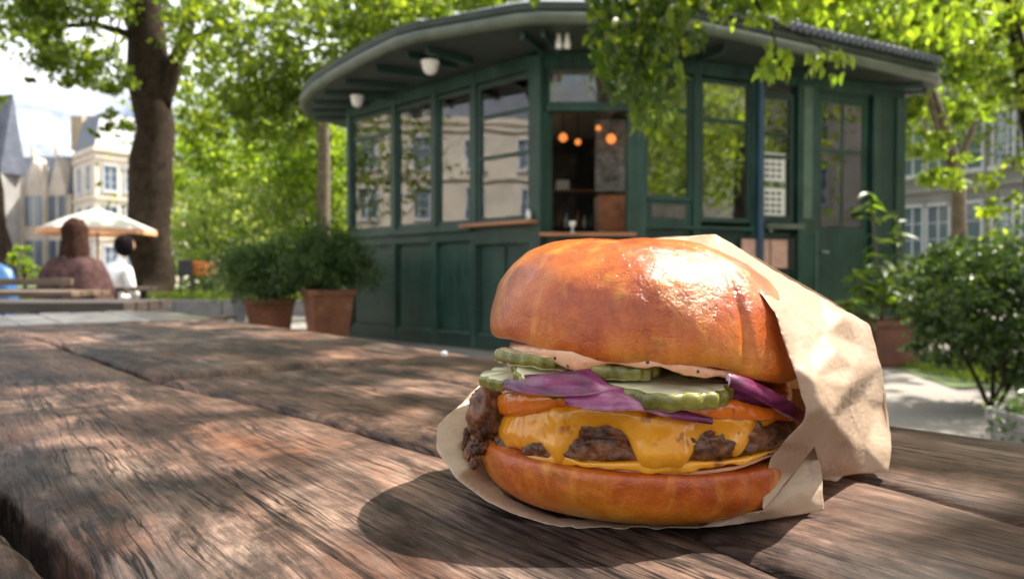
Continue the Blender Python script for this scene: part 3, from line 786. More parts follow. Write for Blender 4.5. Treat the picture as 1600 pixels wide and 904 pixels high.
# pickles
def pickle(c, R, th, tilt=(0,0), seed=0, rz=0, dome=.0006):
    N = 150; V = []; rings = [(0,1),(.5,1),(.80,1),(.93,.96),(.985,.80),(1.0,.45),(1.0,-.45),(.985,-.80),(.93,-.96),(.5,-1),(0,-1)]
    rm = Matrix.Rotation(tilt[0],3,'X') @ Matrix.Rotation(tilt[1],3,'Y') @ Matrix.Rotation(rz,3,'Z')
    for a, b in rings:
        for i in range(N):
            t = 2*PI*i/N
            w = 1+.032*math.sin(t*19+seed)*(a > .9)+.012*math.sin(t*7+seed*2)+.03*mn.noise(Vector((math.cos(t),math.sin(t),seed)))
            p = Vector((a*R*w*math.cos(t), a*R*w*math.sin(t), b*th/2+mn.noise(Vector((a*math.cos(t)*3,a*math.sin(t)*3,seed)))*dome*1.5))
            V.append(tuple(Vector(c)+rm @ p))
    Fc = [(j*N+i, j*N+(i+1) % N, (j+1)*N+(i+1) % N, (j+1)*N+i)[::-1] for j in range(len(rings)-1) for i in range(N)]
    me = bpy.data.meshes.new('pickle_slice'); me.from_pydata(V, [], Fc); me.update(); me.materials.append(M['pickle_flesh']); me.materials.append(M['pickle_skin'])
    for j, q in enumerate(me.polygons):
        q.use_smooth = True
        if 3 <= j//N <= 6: q.material_index = 1
    return link('pickle_slice', me, None, burger)
def dg(a): return math.radians(a)
o = pickle(at_y(1034, 604, .2500), .0228, .0058, (dg(5), dg(2)), 1.0); o['label'] = 'large crinkled pickle slice at the front'
pickle(at_y(805, 588, .265), .0125, .0042, (dg(6), dg(-6)), 2.2)['label'] = 'pale pickle slice poking out at the left'
pickle(at_y(858, 583, .254), .0130, .0040, (dg(24), dg(10)), 3.7)
pickle(at_y(960, 572, .252), .0150, .0045, (dg(3), dg(3)), 5.1)
pickle(at_y(840, 560, .262), .0150, .0045, (dg(-2), dg(5)), 6.1)
pickle(at_y(1110, 600, .262), .0150, .0045, (dg(0), dg(8)), 7.3)
# upper sauce
pancake('sauce', [(775,534,548,.050),(800,536,562,.056),(825,538,570,.0575),(850,541,566,.0580),(875,543,576,.0588),(900,546,584,.0590),(925,549,580,.0585),(950,552,566,.0580),(985,556,572,.0580),(1010,558,577,.0583),(1040,562,576,.0580),(1065,566,586,.0586),(1095,570,592,.0588),(1125,576,588,.058),(1160,582,594,.056)], .057, M['sauce'],
        back=(TAB+.0535,TAB+.050,.052), amp=.0009, freq=70, N=600, K=20, smooth_=3, seed=5)['label'] = 'pink peppery sauce under the top bun'

# ------------------------------------------------------------------ PAPER
paper_o = empty('paper_wrapper', (BC.x+.02, BC.y+.02, TAB), 'crumpled light brown paper wrapper folded round the burger', 'paper')
def fwd(py, Y):
    if Y > .335: return Y
    k = min(1, max(0, (745-py)/60)); return Y*(1-k)+k*max(.2400, .335+(Y-.335)*1.6)
def papersheet(name, outer, inner, creases, label=None, amp=.0016, th=.00016, lev=3, crease=.55, seed=0, push=False, step=5.0):
    """outer loop and inner points (px,py,Y) define the folds; the sheet itself is a fine even mesh over them"""
    P = list(outer)+list(inner); no = len(outer)
    co2 = [Vector((p[0], p[1])) for p in P]
    D = [fwd(p[1], p[2]) if push else p[2] for p in P]
    vo, eo, fo, ov, oe, of = delaunay_2d_cdt(co2, [tuple(c) for c in creases], [list(range(no))], 1, 1e-4)
    dv = [D[ov[i][0]] if ov[i] else None for i in range(len(vo))]
    for i, v in enumerate(vo):
        if dv[i] is None:
            ds = sorted((((v-c).length+1e-3), D[k]) for k, c in enumerate(co2))[:3]; w = [1/d[0] for d in ds]
            dv[i] = sum(a*b[1] for a, b in zip(w, ds))/sum(w)
    tris = []
    for f in fo:
        for k in range(1, len(f)-1): tris.append((f[0], f[k], f[k+1]))
    A = np.array([[(*vo[i], dv[i]) for i in t] for t in tris])
    def depth(x, y):
        a, b, c = A[:,0], A[:,1], A[:,2]
        den = (b[:,1]-c[:,1])*(a[:,0]-c[:,0])+(c[:,0]-b[:,0])*(a[:,1]-c[:,1]); den = np.where(abs(den) < 1e-9, 1e-9, den)
        l0 = ((b[:,1]-c[:,1])*(x-c[:,0])+(c[:,0]-b[:,0])*(y-c[:,1]))/den
        l1 = ((c[:,1]-a[:,1])*(x-c[:,0])+(a[:,0]-c[:,0])*(y-c[:,1]))/den; l2 = 1-l0-l1
        k = np.argmax(np.minimum(np.minimum(l0,l1),l2)); L = np.clip([l0[k],l1[k],l2[k]], 0, 1); L = L/L.sum()
        return float((L*A[k,:,2]).sum())
    # refined outline
    loop = []
    for i in range(no):
        p0, p1 = co2[i], co2[(i+1) % no]; n = max(1, int((p1-p0).length/step)); t = (p1-p0)
        for k in range(n):
            q = p0+t*(k/n)
            if k: 
                nn_ = Vector((t.y,-t.x)).normalized(); q = q+nn_*(1.6*mn.noise(Vector((q.x*.05,q.y*.05,seed))))
            loop.append(q)
    xs = [p.x for p in loop]; ys = [p.y for p in loop]; pts = list(loop); LX, LY = np.array(xs), np.array(ys)
    y = min(ys)+step*.5; row = 0
    while y < max(ys):
        x = min(xs)+(row % 2)*step*.5
        while x < max(xs):
            if np.min((LX-x)**2+(LY-y)**2) > (step*.62)**2: pts.append(Vector((x+random.uniform(-.6,.6), y+random.uniform(-.6,.6))))
            x += step
        y += step*.87; row += 1
    v2, e2, f2, o2, _, _ = delaunay_2d_cdt(pts, [], [list(range(len(loop)))], 1, 1e-4)
    used = sorted({i for f in f2 for i in f}); rm = {k: i for i, k in enumerate(used)}
    f2 = [tuple(rm[i] for i in f) for f in f2]; v2 = [v2[i] for i in used]
    d2 = np.array([depth(v.x, v.y) for v in v2])
    nb = [set() for _ in v2]
    for f in f2:
        for k in range(len(f)): nb[f[k]].add(f[(k+1) % len(f)]); nb[f[(k+1) % len(f)]].add(f[k])
    for _ in range(2): d2 = np.array([.45*d2[i]+.55*np.mean([d2[j] for j in nb[i]]) if nb[i] else d2[i] for i in range(len(d2))])
    V = []
    for v, d in zip(v2, d2):
        p = at_y(v.x, v.y, d); r = 0
        q = p+Vector((mn.noise(p*40),mn.noise(p*40+Vector((9,0,0))),0))*.006
        dd_, _ = mn.voronoi(q*26+Vector((seed,0,0))); r += min(dd_[1]-dd_[0], .7)
        dd_, _ = mn.voronoi(q*62+Vector((seed,0,9))); r += min(dd_[1]-dd_[0], .6)*.38
        r += mn.fractal(p*18+Vector((0,seed,0)), 1, 2, 3)*.5
        dr = (p-Vector((0,0,CAMZ))).normalized(); p = p-dr*(r-.4)*amp*1.5
        p.z = max(p.z, TAB+.0006); V.append(tuple(p))
    me = bpy.data.meshes.new(name); me.from_pydata(V, [], f2); me.update()
    bm = bmesh.new(); bm.from_mesh(me); bmesh.ops.recalc_face_normals(bm, faces=bm.faces); bm.to_mesh(me); bm.free()
    for q in me.polygons: q.use_smooth = True
    o = link(name, me, M['paper'], paper_o)
    m = o.modifiers.new('s','SUBSURF'); m.levels = m.render_levels = 1
    m = o.modifiers.new('t','SOLIDIFY'); m.thickness = th; m.offset = 0
    if label: o['label'] = label
    return o
# right hand main wrap
outer = [(905,394,.335),(945,381,.332),(1010,375,.328),(1060,370,.322),(1118,366,.314),(1150,385,.316),(1205,420,.322),(1280,462,.330),(1357,506,.338),(1376,570,.338),(1386,630,.336),(1393,700,.320),(1388,737,.309),(1345,739,.306),(1316,744,.300),(1308,752,.294),(1284,748,.292),
         (1272,697,.268),(1235,745,.2545),(1192,796,.2440),(1194,762,.2480),(1204,716,.2550),(1224,691,.2580),(1256,656,.2640),(1259,640,.2660),(1248,602,.2680),(1240,575,.2700),(1223,530,.2740),(1212,489,.2780),(1190,460,.2800),(1150,434,.2850),(1112,403,.2930),(1094,391,.2980),(1050,380,.305),(1010,384,.312),(960,386,.320)]
inner = [(1170,420,.302),(1235,470,.298),(1290,520,.304),(1335,572,.300),(1330,602,.290),(1300,655,.278),(1240,520,.284),(1270,590,.276),(1285,632,.272),(1350,545,.325),(1345,620,.318),(1330,690,.300),(1355,700,.314),(1300,710,.292),(1365,640,.328),(1260,560,.284),(1225,640+60,.262),(1310,545,.294),(1130,390,.300),(1320,492,.318),(1212,735,.2530)]
no = len(outer)
papersheet('paper_fold', outer, inner, [(17,no+5),(no+5,no+4),(no+4,no+3),(no+3,no+9),(no+9,8),(4,no+0),(no+0,29),(29,no+1),(no+1,no+2),(no+2,no+3),(4,no+18),(no+18,31),(no+6,no+7),(no+7,no+8),(no+11,no+10),(no+1,no+6),(no+2,no+17)], seed=2.3, amp=.0026, push=True, step=4.2,
           label='large crumpled fold wrapping the right side of the burger')
# front flap at the lower right
outer = [(1192,797,.2435),(1235,746,.2560),(1272,698,.2700),(1283,730,.2640),(1285,765,.2600),(1288,797,.2585),(1250,803,.2550),(1175,815,.2480),(1120,822,.2460),(1085,827,.2455),(1120,812,.2480),(1150,803,.2490)]
inner = [(1250,770,.2540),(1222,790,.2490),(1262,735,.2620)]
papersheet('paper_fold', outer, inner, [(0,12),(12,2),(0,13)], seed=5, amp=.0012, label='small triangular flap resting on the table at lower right')
# left pocket and the lip under the bun
outer = [(770,586,.330),(745,605,.325),(724,627,.318),(683,664,.300),(682,702,.290),(697,724,.280),(712,746,.270),(760,782,.2560),(800,801,.2500),(850,817,.2460),(900,827,.2435),(960,831,.2430),(1030,831,.2430),(1090,827,.2445),(1180,806,.2470),(1192,796,.2500),
         (1150,797,.2640),(1050,816,.2560),(950,818,.2550),(870,808,.2590),(800,780,.2700),(765,745,.2860),(752,700,.3000),(760,650,.3150),(790,600,.335)]
inner = [(712,700,.290),(730,660,.305),(735,730,.276),(725,690,.292),(742,675,.303)]
papersheet('paper_fold', outer, inner, [(3,26),(26,23),(4,25),(25,22),(6,27),(27,21)], seed=8, amp=.0011, label='left pocket of the paper cupping the bottom bun')
# inner sheet seen between burger and fold, and back of the wrapper
outer = [(1180,600,.300),(1262,610,.300),(1270,660,.290),(1240,700,.280),(1210,745,.268),(1160,770,.280),(1150,680,.300)]
papersheet('paper_fold', outer, [(1225,650,.292)], [], seed=11, amp=.0012, label='inner layer of paper behind the filling')
# back wall of the wrapper (real sheet closing the bag behind the bun)
bk = MB(); rows = []
S_ = [(905,394,.335),(1010,375,.328),(1118,366,.314),(1205,420,.322),(1280,462,.330),(1357,506,.338),(1386,630,.336),(1390,720,.313)]
for (a, b, Y) in S_:
    p0 = at_y(a, b, fwd(b, Y)+.0004); h = p0.z-TAB; col = []
    for t in np.linspace(0,1,9):
        q = p0.copy(); q.y += .030*math.sin(t*PI*.6)+.018*t; q.x += (-.004 if a < 1300 else -.012)*t; q.z = TAB+.001+h*(1-t)**1.1
        q += Vector((mn.noise(q*30),mn.noise(q*30+Vector((5,0,0))),0))*.003*(t > 0); col.append(q)
    rows.append(col)
vs = [q for c in rows for q in c]; n9 = 9
bk.add(vs, [(i*n9+k, i*n9+k+1, (i+1)*n9+k+1, (i+1)*n9+k) for i in range(len(rows)-1) for k in range(n9-1)])
o = bk.build('paper_fold', M['paper'], paper_o, smooth=True); m_ = o.modifiers.new('s','SUBSURF'); m_.levels = m_.render_levels = 2
m_ = o.modifiers.new('t','SOLIDIFY'); m_.thickness = .0002

# ------------------------------------------------------------------ KIOSK
KA, KB, KD, KF, KG, KE = [Vector((x,y,0)) for x,y in ((.30,7.8),(1.25,7.8),(4.78,9.2),(4.0,11.5),(-.4,12.4),(-2.23,10.3))]
kiosk = empty('kiosk', (1.4,9.5,0), 'dark green wooden kiosk with big windows and a wide overhanging roof', 'kiosk')
class Wall:
    def __init__(s, P, Q):
        s.P = P; s.d = (Q-P).normalized(); s.L = (Q-P).length; s.n = Vector((s.d.y,-s.d.x,0))
    def at(s, u, n, z): return s.P+s.d*u+s.n*n+Vector((0,0,z))
    def box(s, mb, u0, u1, z0, z1, n0, n1): return mb.obox(s.at(u0,n0,z0), s.d*(u1-u0), s.n*(n1-n0), Vector((0,0,z1-z0)))
    def part(s, name, m, u0, u1, z0, z1, n0, n1, parent=None, bevel=.006, label=None):
        b = MB(); s.box(b, u0,u1,z0,z1,n0,n1); o = b.build(name, m, parent or kiosk, bevel=bevel)
        if label: o['label'] = label
        return o
    def window(s, u0, u1, z0, z1, hb=(), vb=(), fm=None, fw=.045, glassm=None, parent=None, label=None):
        fm = fm or M['green']; b = MB()
        s.box(b,u0,u0+fw,z0,z1,-.035,.03); s.box(b,u1-fw,u1,z0,z1,-.035,.03); s.box(b,u0+fw,u1-fw,z0,z0+fw*1.3,-.035,.03); s.box(b,u0+fw,u1-fw,z1-fw,z1,-.035,.03)
        for z in hb: s.box(b,u0+fw,u1-fw,z-.02,z+.02,-.032,.026)
        for u in vb: s.box(b,u-.016,u+.016,z0+fw,z1-fw,-.029,.022)
        w = b.build('window', fm, parent or kiosk, bevel=.004)
        if label: w['label'] = label
        zs = [z0]+sorted(hb)+[z1]; us = [u0]+sorted(vb)+[u1]
        for i in range(len(zs)-1):
            for j in range(len(us)-1):
                g = MB(); s.box(g, us[j]+.02, us[j+1]-.02, zs[i]+.02, zs[i+1]-.02, -.004, .002)
                g.build('pane', glassm or M['glass'], w)
        return w
ZT, ZS = 3.02, 1.40
WL, WC, WR = Wall(KE, KA), Wall(KA, KB), Wall(KB, KD)
WE, WBk, WS = Wall(KG, KE), Wall(KF, KG), Wall(KD, KF)
LL = WL.L
def ul(t): return LL*(1-t)      # left facade parameter measured from the corner A
# --- left facade
ts = [0,.28,.48,.71,1.0]
for i in range(4):
    a, b_ = ul(ts[i+1]), ul(ts[i])
    if i == 0:
        WL.window(a+.05, b_-.10, ZS+.03, ZT-.02, (2.16,2.62), (), fm=M['green'])
    else:
        WL.window(a+.04, b_-.04, ZS+.03, ZT-.02, (2.70,) if i == 3 else (), (), fm=M['green'])
for i, t in enumerate(ts[1:]):
    WL.part('post', M['green'], ul(t)-.045, ul(t)+.045, 0, ZT+.1, -.05, .05+.002*i)
WL.part('corner_post', M['green'], LL-.11, LL+.06, 0, ZT+.12, -.12, .075, label='stout post at the corner beside the serving hatch')
WL.part('sill', M['green'], .03, ul(.28), ZS-.05, ZS+.028, -.05, .10)
WL.part('rail', M['green'], .045, LL-.12, ZS-.16, ZS-.052, -.04, .052)
# lower panels: recessed boards in frames
def lower(wall, u0, u1, z0=.13, z1=1.24, n=1):
    wall.part('back_board', M['green'], u0, u1, z0-.05, z1+.02, -.03, -.004, bevel=0)
    w = (u1-u0)/n
    for k in range(n):
        wall.part('wall_panel', M['green'], u0+k*w+.045, u0+(k+1)*w-.045, z0+.07, z1-.05, -.002, .014, bevel=.01)
    for k in range(n+1):
        c = u0+k*w; wall.part('stile', M['green'], max(u0,c-.03), min(u1,c+.03), z0+.045, z1, -.002, .030)
    wall.part('skirting', M['green_dk'], u0, u1, .0, z0+.04, -.03, .05)  # dark plinth whose tone also stands for the shadow along the base
    wall.part('highlight_bead', M['green_lt'], u0+.03, u1-.03, z0+.043, z0+.058, -.002, .038, bevel=.003)  # lighter green strip drawn in as an edge highlight
lower(WL, .05, ul(.71)-.05, n=1); lower(WL, ul(.71)+.05, ul(.28)-.05, n=2); lower(WL, ul(.28)+.05, LL-.12, n=2, z1=1.16)
WL.part('frieze', M['green'], ul(.28)+.05, LL-.115, 1.19, 1.38, -.03, .06)
WL.part('counter_board', M['counter'], ul(.30), LL+.03, ZS-.015, ZS+.022, -.05, .22, label='orange brown wooden shelf under the corner window')
# --- chamfer with the serving hatch
WC.window(.07, .90, 2.62, ZT, (), (), fm=M['green'], fw=.03)
WC.part('lintel', M['green'], .06, .91, 2.56, 2.618, -.06, .06)
WC.part('counter_board', M['counter'], -.02, .98, 1.25, 1.285, -.30, .20, label='wooden serving shelf below the open hatch')
WC.part('hatch_front', M['green_dk'], .06, .93, .1, 1.248, -.10, -.02, label='dark recessed front below the serving shelf')
WC.part('stile', M['green'], .06, .16, 0, 1.245, -.02, .03); WC.part('stile', M['green'], .42, .47, .1, 1.2, -.018, .02); WC.part('skirting', M['green_dk'], .05, .93, 0, .10, -.1, .04)
WC.part('corner_post', M['green'], .905, 1.10, 0, ZT+.12, -.1, .065, label='wide post on the right of the serving hatch')
# --- right facade
LR = WR.L
def ur(t): return LR*t
WR.window(.15, ur(.212)-.05, 1.64, ZT-.02, (2.62,), (), fw=.045)
WR.window(ur(.212)+.05, ur(.417)-.05, ZS+.03, ZT-.02, (2.55,), (), fw=.04)
WR.window(ur(.417)+.06, ur(.574)-.03, ZS+.05, ZT-.10, (2.45,2.20), (), fm=M['green_dk'], fw=.06)
WR.part('wall_panel', M['green'], .15, ur(.212)-.05, ZS-.02, 1.635, -.01, .02)
WR.part('wall_panel', M['interior'], .24, ur(.212)-.14, ZS+.06, 1.60, .021, .027, label='weathered grey inset under the first right window')
for t in (.212,.417): WR.part('post', M['green'], ur(t)-.05, ur(t)+.05, 0, ZT+.08, -.05, .05)
WR.part('downpipe', M['sky_tint'], ur(.417)+.005, ur(.417)+.075, .1, ZT+.10, .052, .11, label='square downpipe on the right wall, coloured blue for its sky reflection')
WR.part('pilaster', M['green'], ur(.574), ur(.65), 0, ZT+.05, -.05, .07)
WR.part('pilaster', M['green_lt'], ur(.574)+.06, ur(.65)-.10, 1.5, ZT, .0705, .085, label='faded raised strip on the pilaster beside the door')
WR.part('painted_light_strip', M['green_lt'], ur(.65)-.03, ur(.65)-.012, .2, 1.36, .0705, .085)  # pale green strip drawn in for a narrow streak of light
WR.part('sill', M['green_grey'], ur(.417)+.08, ur(.574)+.02, ZS-.03, ZS+.03, -.04, .16)
WR.part('sill', M['green'], .12, ur(.417)-.06, ZS-.06, ZS-.02, -.04, .09)
lower(WR, .12, ur(.417)-.05, z1=1.32, n=2); lower(WR, ur(.417)+.06, ur(.574)-.01, z1=1.32, n=1)
nb = WR.part('noticeboard', M['black'], ur(.36), ur(.574)-.02, .9, 1.27, .032, .05, label='board with a faded pink sheet under the right window')
WR.part('sheet', M['pinkpaper'], ur(.36)+.03, ur(.47), .93, 1.25, .0505, .0525, parent=nb); WR.part('sheet', M['pinkpaper'], ur(.475), ur(.574)-.14, .93, 1.25, .0505, .0525, parent=nb)
# door
dr = WR.part('door', M['green'], ur(.66), ur(.872), .06, 1.42, -.03, .012, label='green door with a glazed upper half')
b = MB(); u0, u1 = ur(.66), ur(.872)
WR.box(b,u0,u0+.07,1.425,2.98,-.03,.012); WR.box(b,u1-.09,u1,1.425,2.98,-.03,.012); WR.box(b,u0+.07,u1-.09,2.88,2.98,-.03,.012); WR.box(b,u0+.07,u1-.09,2.30,2.34,-.028,.010); WR.box(b,(u0+u1)/2-.02,(u0+u1)/2+.01,1.425,2.88,-.026,.008)
b.build('sash', M['green'], dr, bevel=.004)
for (a, c, z0, z1, mm) in ((u0+.06,(u0+u1)/2-.01,1.43,2.31,'glass'),((u0+u1)/2,u1-.08,1.43,2.31,'glass'),(u0+.06,(u0+u1)/2-.01,2.33,2.89,'glass'),((u0+u1)/2,u1-.08,2.33,2.89,'glass')):
    g = MB(); WR.box(g, a, c, z0, z1, -.010,-.004); g.build('pane', M[mm], dr)
b = MB(); b.tube([WR.at(u0+.05,.012,1.12), WR.at(u0+.05,.06,1.12), WR.at(u0+.14,.06,1.12)], .012, 8); b.build('handle', M['metal'], dr, smooth=True)
WR.part('blind', M['ceil'], u0+.08, u1-.10, 2.36, 2.84, -.08, -.07, label='pale blind behind the top of the door'); WR.part('blind', M['ceil'], u0+.08, u0+.38, 1.44, 2.30, -.09, -.08)
WR.part('curtain', M['blue'], (u0+u1)/2+.02, u1-.10, 1.43, 1.95, -.07, -.06, label='blue patterned curtain behind the door glass')
WR.part('fanlight', M['green_dk'], u0, u1, 2.985, ZT+.05, -.03, .02)
WR.part('pilaster', M['green_dk'], ur(.876), ur(1)+.06, 0, ZT+.06, -.06, .05, label='dark corner pilaster at the far right')
WR.part('stile', M['green'], ur(.876), ur(.90), 0, ZT, .051, .075); WR.part('stile', M['green'], ur(.975), ur(1.0)+.06, 0, ZT, .051, .075)
# frieze beams under the eave
for w_, a, b2 in ((WL,-.05,LL-.115),(WC,.0,.90),(WR,.11,LR+.06),(WE,.05,WE.L-.05),(WBk,.05,WBk.L-.05),(WS,.05,WS.L-.05)):
    w_.part('beam', M['green'], a, b2, ZT+.002, 3.17, -.06, .045)
# --- hidden sides: back left fully glazed, rear and right walls
for k in range(3):
    u = k*WE.L/3; WE.window(u+.05, u+WE.L/3-.05, 1.3, ZT-.02, (2.2,), ()); WE.part('post', M['green'], u-.05, u+.048, 0, ZT, -.05, .05)
lower(WE, .05, WE.L-.05, z1=1.28, n=3)
# rear wall pieces leave an opening seen through the hatch
def solid(w, u0, u1, z0=0, z1=ZT): w.part('rear_wall', M['interior'], u0, u1, z0, z1, -.05, .02, bevel=0)
ub = (Vector((.92,0,0)).x); # window column on the rear wall
k0 = (KF.x-1.02)/(KF.x-KG.x)*WBk.L; k1 = (KF.x-.62)/(KF.x-KG.x)*WBk.L
solid(WBk, .0, k0-.02); solid(WBk, k1+.02, WBk.L-2.1); solid(WBk, k0-.02, k1+.02, 0, 1.6); solid(WBk, k0-.02, k1+.02, 2.82, ZT)
solid(WBk, WBk.L-2.1, WBk.L-.05, 0, 1.3); WBk.window(WBk.L-2.08, WBk.L-.06, 1.31, ZT-.02, (2.2,), (WBk.L-1.1,))  # rear window added so bright daylight shows through the corner window
p_, q_ = at_y(757,200,10.8), at_y(838,200,10.8); bb = MB(); bb.obox((p_.x,10.8,2.42),(q_.x-p_.x,0,0),(0,.35,-.12),(0,0,.34)); bb.build('reflection_panel', M['red_reflection'], kiosk)['label'] = 'pinkish red panel added inside for the red reflection in the corner window'  # added inside to imitate the red reflection on the glass
bb = MB(); bb.tube([(p_.x+.1,10.7,2.38),(q_.x,10.7,2.36)], .05, 8); bb.build('rail', M['white'], kiosk)
WBk.window(k0-.02, k1+.02, 1.61, 2.81, (2.2,), (), fm=M['black'])
solid(WS, .02, WS.L, 0, 1.3); WS.window(.1, WS.L*.5, 1.31, ZT-.02, (2.5,), ()); WS.window(WS.L*.5, WS.L-.1, 1.31, ZT-.02, (2.5,), ())
foot = [KA,KB,KD,KF,KG,KE]
def inset(P, k): 
    c = sum(P, Vector())/len(P); return [(c+(p-c)*k) for p in P]
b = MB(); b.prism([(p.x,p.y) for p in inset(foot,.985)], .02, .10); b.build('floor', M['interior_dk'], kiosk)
b = MB(); b.prism([(p.x,p.y) for p in inset(foot,.975)], 3.06, 3.12); b.build('ceiling', M['ceil'], kiosk)
# --- interior
WL.part('brightener', M['brightener'], .12, ul(.71)-.08, 1.44, 2.05, -.055, -.045, label='pale screen added behind the lower half of the first window')  # pale sheets added just behind the glass to brighten these windows
WL.part('brightener', M['brightener'], ul(.48)+.06, ul(.28)-.08, 1.44, 2.85, -.055, -.045, label='pale mottled screen added behind the third left window')
def ibox(name, m, x0,x1,y0,y1,z0,z1, label=None):
    b = MB(); b.box(x0,x1,y0,y1,z0,z1); o = b.build(name, m, kiosk, bevel=.01)
    if label: o['label'] = label
    return o
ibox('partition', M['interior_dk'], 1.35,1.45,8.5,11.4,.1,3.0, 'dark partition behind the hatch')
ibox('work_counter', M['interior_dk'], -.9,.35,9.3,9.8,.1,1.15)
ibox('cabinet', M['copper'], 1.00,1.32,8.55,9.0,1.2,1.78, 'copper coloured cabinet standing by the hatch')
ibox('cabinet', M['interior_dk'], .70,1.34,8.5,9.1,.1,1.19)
ibox('shelf', M['interior_dk'], .2,1.3,10.2,10.5,1.2,1.5)
b = MB(); b.tube([(1.28,8.9,2.1),(1.28,8.9,2.45)], .05, 10); b.build('coat_hook', M['black'], kiosk)
for i in range(9):
    x = .42+i*.085; hh = .20+.06*math.sin(i*2.3); b = MB(); b.lathe((x,10.34,1.5), [(0,0),(.03,0),(.032,hh*.6),(.012,hh*.75),(.012,hh),(0,hh+.002)], 10); b.build('bottle', M[('copper','white','green_lt')[i % 3]], kiosk, smooth=True)
ibox('wall_panel', M['mottle'], .95,1.34,8.47,8.49,1.8,2.62, 'mottled grey picture panel at the right inside the hatch')
ibox('shelf', M['counter'], .2,1.3,10.25,10.5,2.0,2.03); ibox('box', M['copper'], .3,.55,10.3,10.45,2.031,2.2); ibox('box', M['white'], .62,.8,10.3,10.45,2.031,2.17)
for (px, py, Y, r) in ((955,217,8.35,.055),(903,222,9.6,.04),(935,200,8.4,.030),(880,215,10.2,.06)):
    p = at_y(px, py, Y); b = MB()
    prof = [(0,-r)]+[(r*math.cos(a), r*math.sin(a)) for a in np.linspace(-1.4,1.2,9)]+[(r*.35,r)]
    b.lathe(p, prof, 14); lo = b.build('lamp_globe', M['bulb'], kiosk, smooth=True)
    b = MB(); b.tube([p+Vector((0,0,r)), (p.x,p.y,3.06)], .008, 6); b.build('cord', M['black'], lo)
# --- eave, gutter, roof
eave = [(-3.0,11.0),(-2.93,10.5),(-2.78,10.0),(-2.5,9.45),(-2.1,8.85),(-1.62,8.2),(-1.18,7.66),(-.95,7.48),(.05,6.98),(.25,6.93),(1.25,6.95),(1.45,7.0),(2.2,7.4),(3.6,8.17),(5.10,9.0),(5.28,9.25),(4.6,12.0),(-.6,13.1),(-2.3,12.4)]
def smoothpoly(P, n=4):
    out = []; m = len(P)
    for i in range(m):
        p0,p1,p2,p3 = [Vector((*P[(i+k) % m],0)) for k in (-1,0,1,2)]
        for k in range(n):
            t = k/n; out.append(.5*((2*p1)+(-p0+p2)*t+(2*p0-5*p1+4*p2-p3)*t*t+(-p0+3*p1-3*p2+p3)*t**3))
    return [(p.x,p.y) for p in out]
ev = smoothpoly(eave, 1)
def scalep(P, k, c=(1.2,9.7)): return [(c[0]+(x-c[0])*k, c[1]+(y-c[1])*k) for x, y in P]
b = MB(); b.prism(ev, 3.175, 3.205); b.build('soffit', M['soffit'], kiosk)
def loopz(P, z): return [Vector((x,y,z)) for x, y in P]+[Vector((P[0][0],P[0][1],z)), Vector((P[1][0],P[1][1],z))]
b = MB(); b.tube(loopz(scalep(ev,1.004),3.235), .060, 12, False); b.build('gutter', M['green_grey'], kiosk, smooth=True)
b = MB(); b.prism(scalep(ev,1.012), 3.305, 3.385); b.build('roof_edge', M['soffit'], kiosk, bevel=.01)
b = MB(); P0, P1, P2 = scalep(ev,1.0), scalep(ev,.55), scalep(ev,.12); n = len(ev)
b.add([(x,y,3.386) for x,y in P0]+[(x,y,3.95) for x,y in P1]+[(x,y,4.35) for x,y in P2],
      [(i,(i+1)%n,n+(i+1)%n,n+i) for i in range(n)]+[(n+i,n+(i+1)%n,2*n+(i+1)%n,2*n+i) for i in range(n)]+[tuple(range(2*n,3*n))])
b.build('roof', M['slate'], kiosk)
# soffit ribs and brackets
for i in range(0, n):
    x, y = ev[i]; c = Vector((1.2,9.7,0)); d = Vector((x,y,0)); q = d.lerp(c, .30)
    if y > 11: continue
    s_ = (q-d).normalized(); t = Vector((-s_.y,s_.x,0)); b = MB(); b.obox(Vector((d.x,d.y,3.10))+s_*.12-t*.02, s_*((q-d).length-.3), t*.04, Vector((0,0,.072))); b.build('soffit_rib', M['green_dk'], kiosk)
# tiles along the right eave
tile = None
a_, b_ = Vector((1.6,7.08,0)), Vector((5.12,9.01,0)); dd = (b_-a_).normalized(); nn = Vector((dd.y,-dd.x,0)); k = 0
while k*.105 < (b_-a_).length:
    if tile is None:
        mb = MB(); mb.tube([Vector((0,-.03,0)), Vector((0,.50,.17))], .047, 8)
        tile = mb.build('roof_tile', M['slate'], kiosk, smooth=False); o = tile
    else: o = tile.copy(); COL.objects.link(o); o.parent = kiosk
    o.location = a_+dd*(k*.105)+nn*.05+Vector((0,0,3.425))-WO[kiosk]; o.rotation_euler = (0,0,math.atan2(dd.y,dd.x)); k += 1
# ceiling lamps under the eave
for (px, py, z, r) in ((672,96,3.10,.085),(558,150,3.10,.075)):
    p = at_z(px, py, z); b = MB(); b.lathe((p.x,p.y,z), [(r*1.15,0),(r*1.15,-.02),(r,-.025),(r*.98,-.07),(r*.7,-.12),(r*.3,-.14),(0,-.142)], 18); b.build('eave_lamp', M['white'], kiosk, smooth=True)
for px in (873,886):
    p = at_z(px, 58, 3.14); b = MB(); b.lathe((p.x,p.y,3.10), [(0,.08),(.02,.07),(.022,.02),(.032,-.03),(.03,-.07),(0,-.072)], 12); b.build('spot_lamp', M['white'], kiosk, smooth=True)
p = at_z(697,140,3.10); b = MB(); b.lathe((p.x,p.y,3.06), [(0,.12),(.03,.1),(.035,0),(.03,-.05),(0,-.055)], 12); b.build('spot_lamp', M['metal'], kiosk, smooth=True)

